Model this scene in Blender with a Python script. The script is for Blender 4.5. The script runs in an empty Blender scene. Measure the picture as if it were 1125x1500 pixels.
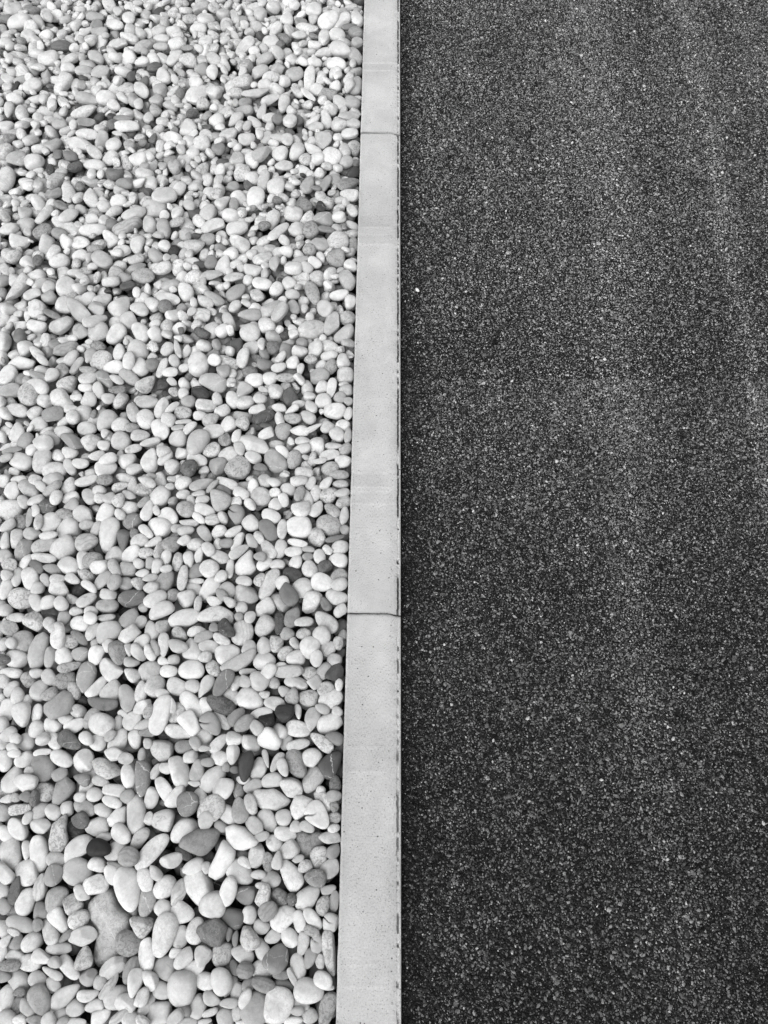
import bpy, bmesh, math, random
import numpy as np
from mathutils import Matrix, Vector

# ------------------------------------------------------------------ camera, sky, sun, exposure
SC = bpy.context.scene
COL = SC.collection
CAM_X, CAM_H = -0.02257, 1.1102
PITCH, YAW, FPX = 1.15430, -0.00766, 1127.0          # FPX: focal length in pixels of the 1125 x 1500 frame
cam_data = bpy.data.cameras.new('camera')
cam_data.sensor_fit = 'VERTICAL'
cam_data.sensor_height = 36.0
cam_data.lens = FPX / 1500.0 * 36.0
cam_data.clip_start, cam_data.clip_end = 0.02, 500.0
cam = bpy.data.objects.new('camera', cam_data)
COL.objects.link(cam)
cam.location = (CAM_X, 0, CAM_H)
cam.rotation_euler = (math.pi / 2 - PITCH, 0, -YAW)
SC.camera = cam

SUN_EL, SUN_AZ = math.radians(50), math.radians(-145)   # azimuth from +y (along the kerb, away from the camera) towards +x
world = bpy.data.worlds.new('World')
SC.world = world
world.use_nodes = True
wn = world.node_tree.nodes
wl = world.node_tree.links
for n in list(wn):
    wn.remove(n)
sky = wn.new('ShaderNodeTexSky')
sky.sky_type = 'NISHITA'
sky.sun_disc = False
sky.sun_elevation = SUN_EL
sky.sun_rotation = SUN_AZ
sky.dust_density = 4.0
grey = wn.new('ShaderNodeHueSaturation')               # a black-and-white picture: the sky's light without its hue
grey.inputs['Saturation'].default_value = 0.0
bg = wn.new('ShaderNodeBackground')
bg.inputs['Strength'].default_value = 0.15
wo = wn.new('ShaderNodeOutputWorld')
wl.new(sky.outputs[0], grey.inputs['Color'])
wl.new(grey.outputs[0], bg.inputs['Color'])
wl.new(bg.outputs[0], wo.inputs['Surface'])

sun_data = bpy.data.lights.new('sun', 'SUN')
sun_data.energy = 0.95
sun_data.angle = math.radians(75)
sun_data.color = (1, 1, 1)
sun = bpy.data.objects.new('sun', sun_data)
COL.objects.link(sun)
sun_dir = Vector((math.sin(SUN_AZ) * math.cos(SUN_EL), math.cos(SUN_AZ) * math.cos(SUN_EL), math.sin(SUN_EL)))
sun.rotation_euler = (-sun_dir).to_track_quat('-Z', 'Y').to_euler()
sun.location = sun_dir * 5

SC.view_settings.view_transform = 'Standard'
SC.view_settings.look = 'None'
SC.view_settings.exposure = 0.38
SC.view_settings.gamma = 1.0
SC.view_settings.use_curve_mapping = False

RNG = np.random.default_rng(11)


# ------------------------------------------------------------------ helpers
def lin(g):
    v = g / 255.0
    return v / 12.92 if v <= 0.04045 else ((v + 0.055) / 1.055) ** 2.4


def tag(o, label=None, cat=None, group=None, kind=None):
    for k, v in (('label', label), ('category', cat), ('group', group), ('kind', kind)):
        if v:
            o[k] = v
    return o


def mesh_object(name, verts, faces, mat, parent=None, smooth=False, attrs=None):
    me = bpy.data.meshes.new(name)
    verts = np.asarray(verts, dtype=np.float32)
    if isinstance(faces, np.ndarray):
        n, k = faces.shape
        me.vertices.add(len(verts))
        me.vertices.foreach_set('co', verts.ravel())
        me.loops.add(n * k)
        me.loops.foreach_set('vertex_index', faces.astype(np.int32).ravel())
        me.polygons.add(n)
        me.polygons.foreach_set('loop_start', np.arange(0, n * k, k, dtype=np.int32))
        me.update(calc_edges=True)
    else:
        me.from_pydata(verts.tolist(), [], faces)
        me.update()
    if smooth:
        me.polygons.foreach_set('use_smooth', np.ones(len(me.polygons), dtype=bool))
    for an, av in (attrs or {}).items():
        av = np.asarray(av, dtype=np.float32)
        if av.ndim == 2:
            a = me.attributes.new(an, 'FLOAT_VECTOR', 'POINT')
            a.data.foreach_set('vector', av.ravel())
        else:
            a = me.attributes.new(an, 'FLOAT', 'POINT')
            a.data.foreach_set('value', av)
    if mat:
        me.materials.append(mat)
    o = bpy.data.objects.new(name, me)
    COL.objects.link(o)
    o.parent = parent
    return o


class NT:
    """A small builder of shader node trees."""
    def __init__(self, name):
        self.m = bpy.data.materials.new(name)
        self.m.use_nodes = True
        self.t = self.m.node_tree
        self.t.nodes.clear()
        self.out = self.t.nodes.new('ShaderNodeOutputMaterial')
        self.p = self.t.nodes.new('ShaderNodeBsdfPrincipled')
        self.t.links.new(self.p.outputs[0], self.out.inputs['Surface'])

    def set(self, sock, v):
        if hasattr(v, 'is_output'):
            self.t.links.new(v, sock)
        elif v is not None:
            sock.default_value = v

    def attr(self, name, kind='GEOMETRY', vec=False):
        n = self.t.nodes.new('ShaderNodeAttribute')
        n.attribute_type = kind
        n.attribute_name = name
        return n.outputs['Vector' if vec else 'Fac']

    def coords(self):
        return self.t.nodes.new('ShaderNodeTexCoord').outputs['Object']

    def mapping(self, v, scale=(1, 1, 1), loc=(0, 0, 0)):
        n = self.t.nodes.new('ShaderNodeMapping')
        self.set(n.inputs['Vector'], v)
        n.inputs['Scale'].default_value = scale
        n.inputs['Location'].default_value = loc
        return n.outputs[0]

    def noise(self, v, scale, detail=3, rough=0.55, dist=0.0):
        n = self.t.nodes.new('ShaderNodeTexNoise')
        self.set(n.inputs['Vector'], v)
        n.inputs['Scale'].default_value = scale
        n.inputs['Detail'].default_value = detail
        n.inputs['Roughness'].default_value = rough
        n.inputs['Distortion'].default_value = dist
        return n.outputs['Fac']

    def voronoi(self, v, scale, out='Distance', feature='F1', rnd=1.0):
        n = self.t.nodes.new('ShaderNodeTexVoronoi')
        n.feature = feature
        self.set(n.inputs['Vector'], v)
        n.inputs['Scale'].default_value = scale
        n.inputs['Randomness'].default_value = rnd
        return n.outputs[out]

    def math(self, op, a, b=None, c=None, clamp=False):
        n = self.t.nodes.new('ShaderNodeMath')
        n.operation = op
        n.use_clamp = clamp
        for i, v in enumerate((a, b, c)):
            if v is not None:
                self.set(n.inputs[i], v)
        return n.outputs[0]

    def ramp(self, v, a, b, lo=0.0, hi=1.0):
        n = self.t.nodes.new('ShaderNodeMapRange')
        n.interpolation_type = 'SMOOTHSTEP'
        self.set(n.inputs['Value'], v)
        for k, x in zip(('From Min', 'From Max', 'To Min', 'To Max'), (a, b, lo, hi)):
            self.set(n.inputs[k], x)
        return n.outputs['Result']

    def mixf(self, f, a, b):
        n = self.t.nodes.new('ShaderNodeMix')
        n.data_type = 'FLOAT'
        self.set(n.inputs[0], f)
        self.set(n.inputs[2], a)
        self.set(n.inputs[3], b)
        return n.outputs[0]

    def split(self, v):
        n = self.t.nodes.new('ShaderNodeSeparateXYZ')
        self.set(n.inputs[0], v)
        return n.outputs

    def bump(self, h, strength, dist, prev=None):
        n = self.t.nodes.new('ShaderNodeBump')
        n.inputs['Strength'].default_value = strength
        n.inputs['Distance'].default_value = dist
        self.set(n.inputs['Height'], h)
        if prev is not None:
            self.set(n.inputs['Normal'], prev)
        return n.outputs[0]

    def finish(self, col, rough, normal=None, spec=0.4):
        c = self.t.nodes.new('ShaderNodeCombineColor')
        for i in range(3):
            self.set(c.inputs[i], col)
        self.t.links.new(c.outputs[0], self.p.inputs['Base Color'])
        self.set(self.p.inputs['Roughness'], rough)
        self.set(self.p.inputs['Specular IOR Level'], spec)
        if normal is not None:
            self.set(self.p.inputs['Normal'], normal)
        return self.m


# ------------------------------------------------------------------ materials (all grey: the photograph is black and white)
def pebble_material():
    k = NT('pebble stone')
    lc = k.attr('lc', vec=True)
    tone, mot, vein, band, grime = (k.attr(a) for a in ('tone', 'mot', 'vein', 'band', 'grime'))
    n_big = k.noise(lc, 55, 3)
    n_mid = k.noise(lc, 230, 4, 0.6)
    n_fine = k.noise(lc, 1100, 3, 0.6)
    # cloudy tone inside every pebble
    v = k.math('MULTIPLY', tone, k.ramp(n_big, 0.25, 0.75, 0.80, 1.10))
    v = k.math('MULTIPLY', v, k.ramp(n_mid, 0.3, 0.7, 0.93, 1.05))
    v = k.math('MULTIPLY', v, k.ramp(n_fine, 0.25, 0.75, 0.93, 1.06))
    stain = k.ramp(k.noise(lc, 90, 4, 0.65, 0.8), 0.56, 0.70)          # rusty and muddy stains, grey in this picture
    v = k.math('MULTIPLY', v, k.mixf(k.math('MULTIPLY', stain, k.ramp(k.attr('dirt'), 0.0, 1.0)), 1.0, 0.62))
    # crust and mottling of the speckled ones
    blot = k.ramp(k.noise(lc, 170, 5, 0.7, 1.2), 0.47, 0.60)
    v = k.math('MULTIPLY', v, k.mixf(k.math('MULTIPLY', blot, mot), 1.0, 0.52))
    pits = k.ramp(k.voronoi(lc, 520), 0.10, 0.27, 1.0, 0.0)
    v = k.math('MULTIPLY', v, k.mixf(k.math('MULTIPLY', pits, k.math('MULTIPLY_ADD', mot, 0.75, 0.04)), 1.0, 0.42))
    pale = k.ramp(k.noise(lc, 300, 4, 0.7, 0.8), 0.60, 0.68)
    v = k.mixf(k.math('MULTIPLY', k.math('MULTIPLY', pale, mot), 0.42), v, 0.62)
    # quartz veins: thin, long, slightly wandering lines
    xyz = k.split(lc)
    wob = k.math('MULTIPLY', k.math('SUBTRACT', k.noise(lc, 70, 3), 0.5), 0.02)
    d1 = k.math('ABSOLUTE', k.math('SUBTRACT', k.math('PINGPONG', k.math('ADD', k.math('ADD', xyz[0], k.math('MULTIPLY', xyz[1], 0.35)), wob), 0.025), 0.0125))
    d2 = k.math('ABSOLUTE', k.math('SUBTRACT', k.math('PINGPONG', k.math('ADD', k.math('SUBTRACT', xyz[1], k.math('MULTIPLY', xyz[0], 0.8)), k.math('MULTIPLY', wob, 0.8)), 0.034), 0.017))
    line = k.math('MAXIMUM', k.math('MULTIPLY', k.ramp(k.math('ADD', d1, k.math('MULTIPLY', n_mid, 0.0006)), 0.0003, 0.0013, 1.0, 0.0), k.ramp(n_big, 0.5, 0.62)), k.math('MULTIPLY', k.ramp(d2, 0.0002, 0.0009, 1.0, 0.0), k.ramp(n_mid, 0.3, 0.5, 0.4, 1.0)))
    v = k.mixf(k.math('MULTIPLY', line, k.math('MULTIPLY', vein, k.ramp(n_mid, 0.35, 0.6, 0.15, 0.75))), v, 0.60)
    # sediment bands
    w = k.math('SINE', k.math('MULTIPLY', k.math('ADD', k.math('ADD', xyz[1], k.math('MULTIPLY', xyz[2], 0.8)), wob), 900.0))
    v = k.math('MULTIPLY', v, k.mixf(k.math('MULTIPLY', k.ramp(w, -0.3, 0.9), band), 1.0, 0.76))
    # hairline cracks, faint on all
    hair = k.ramp(k.voronoi(k.mapping(lc, (1, 1.6, 1.2)), 62, 'Distance', 'DISTANCE_TO_EDGE'), 0.004, 0.02, 1.0, 0.0)
    v = k.math('MULTIPLY', v, k.mixf(k.math('MULTIPLY', hair, k.ramp(n_big, 0.48, 0.66, 0.0, 0.5)), 1.0, 0.6))
    v = k.mixf(grime, v, 0.02)
    h = k.math('ADD', k.math('MULTIPLY', n_mid, k.math('MULTIPLY_ADD', mot, 1.6, 0.35)), k.math('MULTIPLY', n_fine, 0.22))
    nrm = k.bump(h, 0.55, 0.0011)
    return k.finish(k.math('MINIMUM', v, 0.86), k.ramp(n_mid, 0.3, 0.7, 0.52, 0.72), nrm, 0.35)


def kerb_material():
    k = NT('pale cast concrete')
    c = k.coords()
    grime, wear_light = k.attr('grime'), k.attr('wear_light')
    n0 = k.noise(c, 7, 3)
    n1 = k.noise(c, 45, 4, 0.6)
    n2 = k.noise(c, 420, 3, 0.65)
    n3 = k.noise(c, 1500, 2, 0.6)
    v = k.math('MULTIPLY', 0.445, k.ramp(n0, 0.3, 0.7, 0.90, 1.07))
    v = k.math('MULTIPLY', v, k.ramp(k.noise(c, 26, 5, 0.65, 0.6), 0.3, 0.7, 0.92, 1.05))
    v = k.math('MULTIPLY', v, k.ramp(n2, 0.28, 0.72, 0.88, 1.09))
    v = k.math('MULTIPLY', v, k.ramp(n3, 0.3, 0.7, 0.9, 1.08))
    # sand grains and blow holes
    sand = k.ramp(k.noise(c, 430, 3, 0.6), 0.57, 0.65)
    v = k.math('MULTIPLY', v, k.mixf(k.math('MULTIPLY', sand, k.ramp(n1, 0.4, 0.66, 0.4, 1.0)), 1.0, 0.45))
    hole_d = k.voronoi(c, 120)
    hole = k.math('MULTIPLY', k.ramp(hole_d, 0.09, 0.15, 1.0, 0.0), k.ramp(k.noise(c, 60, 2), 0.52, 0.58))
    v = k.math('MULTIPLY', v, k.mixf(hole, 1.0, 0.22))
    # strap and pallet marks across the stones (a mark of its own, kept in the mesh), plus painted far brightness
    v = k.math('MULTIPLY', v, k.math('ADD', 1.0, k.math('MULTIPLY', wear_light, k.ramp(n1, 0.2, 0.8, 0.7, 1.2))))
    v = k.mixf(k.math('MULTIPLY', grime, k.ramp(n2, 0.3, 0.6, 0.55, 1.0)), v, 0.035)
    h = k.math('ADD', k.math('MULTIPLY', n2, 0.6), k.math('SUBTRACT', k.math('MULTIPLY', n3, 0.4), k.math('MULTIPLY', hole, 1.2)))
    return k.finish(v, 0.82, k.bump(h, 0.5, 0.0006), 0.3)


def bitumen_material():
    k = NT('bitumen')
    c = k.coords()
    n1 = k.noise(c, 320, 4, 0.6)
    n2 = k.voronoi(c, 300)
    v = k.ramp(n1, 0.3, 0.75, 0.004, 0.012)
    # beyond the loose-laid chips the grain is carried by the material
    cell = k.ramp(k.voronoi(c, 300, 'Color'), 0.55, 1.0, 0.0, 0.06)
    v = k.math('ADD', v, k.math('MULTIPLY', cell, k.ramp(n2, 0.25, 0.5, 1.0, 0.0)))
    xyz = k.split(c)
    far = k.math('MAXIMUM', k.ramp(xyz[0], 0.45, 0.97), k.math('MAXIMUM', k.ramp(xyz[1], 1.95, 2.05), k.ramp(xyz[1], -0.3, -0.36)))
    grains = k.math('MULTIPLY', k.ramp(k.voronoi(c, 330, 'Color'), 0.45, 1.0, 0.02, 0.24), k.ramp(k.voronoi(c, 330), 0.3, 0.6, 1.0, 0.1))
    v = k.mixf(far, v, grains)
    return k.finish(v, 0.62, k.bump(k.math('SUBTRACT', n1, n2), 0.8, 0.0025), 0.12)


def chip_material():
    k = NT('asphalt chippings')
    tone = k.attr('tone', 'INSTANCER')
    c = k.coords()
    n = k.noise(c, 1.4, 3)
    v = k.math('MULTIPLY', tone, k.ramp(n, 0.3, 0.7, 0.7, 1.25))
    return k.finish(v, 0.50, k.bump(k.noise(c, 5, 3), 0.35, 0.25), 0.09)


def soil_material():
    k = NT('dark grit under the stones')
    c = k.coords()
    n1 = k.noise(c, 130, 5, 0.65)
    v = k.ramp(k.voronoi(c, 45, 'Color'), 0.0, 1.0, 0.02, 0.10)
    v = k.math('MULTIPLY', v, k.ramp(n1, 0.3, 0.7, 0.6, 1.3))
    xyz = k.split(c)                                    # farther off the bed is carried on as pale gravel
    far = k.math('MAXIMUM', k.ramp(xyz[0], -1.0, -1.3), k.math('MAXIMUM', k.ramp(xyz[1], 2.15, 2.25), k.ramp(xyz[1], -0.45, -0.55)))
    gravel = k.math('MULTIPLY', k.ramp(k.voronoi(c, 42, 'Color'), 0.0, 1.0, 0.25, 0.75), k.ramp(k.voronoi(c, 42), 0.3, 0.7, 1.0, 0.08))
    v = k.mixf(far, v, gravel)
    return k.finish(v, 0.9, k.bump(n1, 0.8, 0.004), 0.2)


M_PEBBLE, M_KERB, M_BITUMEN, M_CHIP, M_SOIL = pebble_material(), kerb_material(), bitumen_material(), chip_material(), soil_material()

# ------------------------------------------------------------------ ground and road
GROUND_Z, ROAD_Z = -0.066, -0.0135
S = 60.0
tag(mesh_object('ground', [(-S, -S, GROUND_Z), (S, -S, GROUND_Z), (S, S, GROUND_Z), (-S, S, GROUND_Z)], [(0, 1, 2, 3)], M_SOIL),
    'dark grit ground under the pebble bed', 'ground', kind='structure')
rx0, rz0 = 0.0006, -0.20
road_v = [(rx0, -S, ROAD_Z), (8, -S, ROAD_Z), (8, S, ROAD_Z), (rx0, S, ROAD_Z), (rx0, -S, rz0), (8, -S, rz0), (8, S, rz0), (rx0, S, rz0)]
road = mesh_object('road', road_v, [(0, 1, 2, 3), (0, 3, 7, 4), (1, 5, 6, 2), (0, 4, 5, 1), (3, 2, 6, 7)], M_BITUMEN)
tag(road, 'dark coarse-grained asphalt road surface along the kerb', 'road', kind='structure')


def asphalt_chips():
    """Every chipping of the road surface in view, as angular stones half bedded in the bitumen (one object: nobody could count them)."""
    P = []
    for y0, y1, pitch in ((-0.36, 0.28, 0.0019), (0.28, 0.75, 0.0021), (0.75, 2.05, 0.0026)):
        xs = np.arange(0.0018, 0.98, pitch)
        ys = np.arange(y0, y1, pitch)
        gx, gy = np.meshgrid(xs, ys)
        q = np.stack([gx.ravel(), gy.ravel()], 1)
        q += RNG.uniform(-0.55, 0.55, q.shape) * pitch
        lim = 0.50 + 0.24 * (q[:, 1] + 0.3)
        q = q[(q[:, 0] < lim) & (q[:, 0] > 0.0012)]
        P.append(q)
    P = np.concatenate(P)
    n = len(P)
    size = np.clip(np.exp(RNG.normal(math.log(0.00098), 0.34, n)), 0.0005, 0.0030) * (1 + 0.15 * np.clip(P[:, 1] - 0.3, 0, 1))
    big = RNG.random(n) < 0.012
    size[big] *= RNG.uniform(1.2, 1.7, big.sum())
    size = np.minimum(size, np.maximum(0.0009, P[:, 0] * 0.9))

    # wear: rolled and driven bands, slightly lighter, that run along the road, and patches closed up with bitumen
    def smooth(seed, sx, sy):
        r = np.random.default_rng(seed)
        g = r.normal(size=(64, 64))
        u, w = (P[:, 0] / sx) % 63, ((P[:, 1] + 1) / sy) % 63
        i, j = u.astype(int), w.astype(int)
        fu, fw = u - i, w - j
        fu, fw = fu * fu * (3 - 2 * fu), fw * fw * (3 - 2 * fw)
        return (g[i, j] * (1 - fu) + g[i + 1, j] * fu) * (1 - fw) + (g[i, j + 1] * (1 - fu) + g[i + 1, j + 1] * fu) * fw
    patch = smooth(5, 0.05, 0.09) * 0.5 + smooth(6, 0.014, 0.02) * 0.35
    # the pale streaks wander along the road as in the photograph
    yk = [-0.3, -0.176, -0.039, 0.115, 0.385, 0.759, 1.152, 1.629, 2.1]
    c1 = np.interp(P[:, 1], yk, [0.385, 0.378, 0.368, 0.345, 0.355, 0.377, 0.402, 0.417, 0.43])
    c2 = np.interp(P[:, 1], [-0.3, 0.692, 0.907, 1.154, 1.438, 1.769, 2.1], [0.585, 0.606, 0.616, 0.627, 0.633, 0.640, 0.645])
    c3 = 0.062 + 0.0 * c1
    rag = 0.005 * smooth(8, 0.03, 0.05) + 0.005 * smooth(9, 0.01, 0.015)
    gust = 1 + 0.2 * smooth(10, 0.3, 0.12)
    bump = lambda c, w: np.exp(-((P[:, 0] - c + rag) / w) ** 2)
    bandw = gust * (0.55 * bump(c1, 0.034) + 0.25 * bump(c1, 0.13) + 1.0 * bump(c2, 0.017) + 0.45 * bump(c3, 0.022)) - 0.28 * bump((c1 + c2) / 2 + 0.005, 0.06) - 0.35 * bump(c2 + 0.075, 0.04)
    spot = np.exp(-((P[:, 0] - 0.388) / 0.022) ** 2 - ((P[:, 1] - 0.180) / 0.007) ** 2)
    bandw -= 1.1 * spot
    edge = -0.9 * np.exp(-P[:, 0] / 0.034)  # darker by the kerb: bitumen band, plus contact shade painted into the tone
    far = 0.75 * np.clip((P[:, 1] - 0.05) / 0.95, -0.3, 1) ** 1.0      # chips paler with distance: brighter far light painted into their tone
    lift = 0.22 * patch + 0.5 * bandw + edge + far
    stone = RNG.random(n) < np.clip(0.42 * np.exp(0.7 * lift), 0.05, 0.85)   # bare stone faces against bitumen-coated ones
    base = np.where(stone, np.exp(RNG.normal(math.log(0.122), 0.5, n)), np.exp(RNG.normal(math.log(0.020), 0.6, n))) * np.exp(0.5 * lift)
    white = RNG.random(n) < 0.0022
    base[white] = RNG.uniform(0.25, 0.6, white.sum())
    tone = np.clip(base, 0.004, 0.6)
    z = ROAD_Z + size * RNG.uniform(-0.35, 0.55, n) - 0.0006 * np.clip(patch, -1, 1) * 0.6
    pts = np.stack([P[:, 0], P[:, 1], z], 1)
    rot = np.stack([RNG.normal(0, 0.35, n), RNG.normal(0, 0.35, n), RNG.uniform(0, 6.283, n)], 1)
    scl = np.stack([size * RNG.uniform(0.8, 1.7, n), size * RNG.uniform(0.7, 1.1, n), size * RNG.uniform(0.55, 0.9, n)], 1)
    me = bpy.data.meshes.new('asphalt_chippings')
    me.vertices.add(n)
    me.vertices.foreach_set('co', pts.astype(np.float32).ravel())
    for nm, dat, ty, fld in (('rot', rot, 'FLOAT_VECTOR', 'vector'), ('scl', scl, 'FLOAT_VECTOR', 'vector'), ('tone', tone, 'FLOAT', 'value')):
        a = me.attributes.new(nm, ty, 'POINT')
        a.data.foreach_set(fld, np.asarray(dat, dtype=np.float32).ravel())
    me.materials.append(M_CHIP)
    o = bpy.data.objects.new('asphalt_chippings', me)
    COL.objects.link(o)
    tag(o, 'angular dark and grey stone chippings bedded in the asphalt', 'asphalt', kind='stuff')

    g = bpy.data.node_groups.new('lay chippings', 'GeometryNodeTree')
    g.interface.new_socket('Geometry', in_out='INPUT', socket_type='NodeSocketGeometry')
    g.interface.new_socket('Geometry', in_out='OUTPUT', socket_type='NodeSocketGeometry')
    N, L = g.nodes, g.links
    gi, go = N.new('NodeGroupInput'), N.new('NodeGroupOutput')
    variants = N.new('GeometryNodeGeometryToInstance')
    for s in range(7):                                   # seven broken-stone shapes of 20 to 80 facets
        ico = N.new('GeometryNodeMeshIcoSphere')
        ico.inputs['Radius'].default_value = 1.0
        ico.inputs['Subdivisions'].default_value = 1 if s < 4 else 2
        sp = N.new('GeometryNodeSetPosition')
        nz = N.new('ShaderNodeTexNoise')
        nz.noise_dimensions = '4D'
        nz.inputs['W'].default_value = 3.7 * s + 0.3
        nz.inputs['Scale'].default_value = 1.1
        nz.inputs['Detail'].default_value = 1.0
        sub = N.new('ShaderNodeVectorMath')
        sub.operation = 'SUBTRACT'
        sub.inputs[1].default_value = (0.5, 0.5, 0.5)
        mul = N.new('ShaderNodeVectorMath')
        mul.operation = 'SCALE'
        mul.inputs['Scale'].default_value = 1.7
        L.new(nz.outputs['Color'], sub.inputs[0])
        L.new(sub.outputs[0], mul.inputs[0])
        L.new(ico.outputs['Mesh'], sp.inputs['Geometry'])
        L.new(mul.outputs[0], sp.inputs['Offset'])
        sm = N.new('GeometryNodeSetMaterial')
        sm.inputs['Material'].default_value = M_CHIP
        L.new(sp.outputs[0], sm.inputs['Geometry'])
        sh = N.new('GeometryNodeSetShadeSmooth')
        sh.inputs['Shade Smooth'].default_value = False
        L.new(sm.outputs[0], sh.inputs[0])
        L.new(sh.outputs[0], variants.inputs[0])
    iop = N.new('GeometryNodeInstanceOnPoints')
    iop.inputs['Pick Instance'].default_value = True
    m2p = N.new('GeometryNodeMeshToPoints')
    L.new(gi.outputs[0], m2p.inputs[0])
    L.new(m2p.outputs[0], iop.inputs['Points'])
    L.new(variants.outputs[0], iop.inputs['Instance'])
    rv = N.new('FunctionNodeRandomValue')
    rv.data_type = 'INT'
    for s in rv.inputs:
        if s.type == 'INT' and s.name == 'Max':
            s.default_value = 6
    L.new([s for s in rv.outputs if s.type == 'INT'][0], iop.inputs['Instance Index'])
    ar, asc = N.new('GeometryNodeInputNamedAttribute'), N.new('GeometryNodeInputNamedAttribute')
    for a, nm in ((ar, 'rot'), (asc, 'scl')):
        a.data_type = 'FLOAT_VECTOR'
        a.inputs['Name'].default_value = nm
    e2r = N.new('FunctionNodeEulerToRotation')
    L.new([s for s in ar.outputs if s.name == 'Attribute' and s.enabled][0], e2r.inputs[0])
    L.new(e2r.outputs[0], iop.inputs['Rotation'])
    L.new([s for s in asc.outputs if s.name == 'Attribute' and s.enabled][0], iop.inputs['Scale'])
    L.new(iop.outputs[0], go.inputs[0])
    md = o.modifiers.new('lay chippings', 'NODES')
    md.node_group = g


asphalt_chips()


# ------------------------------------------------------------------ kerb: three stones butted end to end, mortar in the joints
def smooth_noise(y, scale, seed):
    r = np.random.default_rng(seed)
    g = r.normal(size=4096)
    u = y / scale + 500
    i = np.floor(u).astype(int)
    f = u - i
    f = f * f * (3 - 2 * f)
    return g[i % 4096] * (1 - f) + g[(i + 1) % 4096] * f


KERB_W = 0.08
kerb = bpy.data.objects.new('kerb', None)
COL.objects.link(kerb)
kerb.location = (-KERB_W / 2, 0.33, 0)
tag(kerb, 'straight pale concrete kerb between the pebbles and the asphalt', 'kerb')


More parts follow.
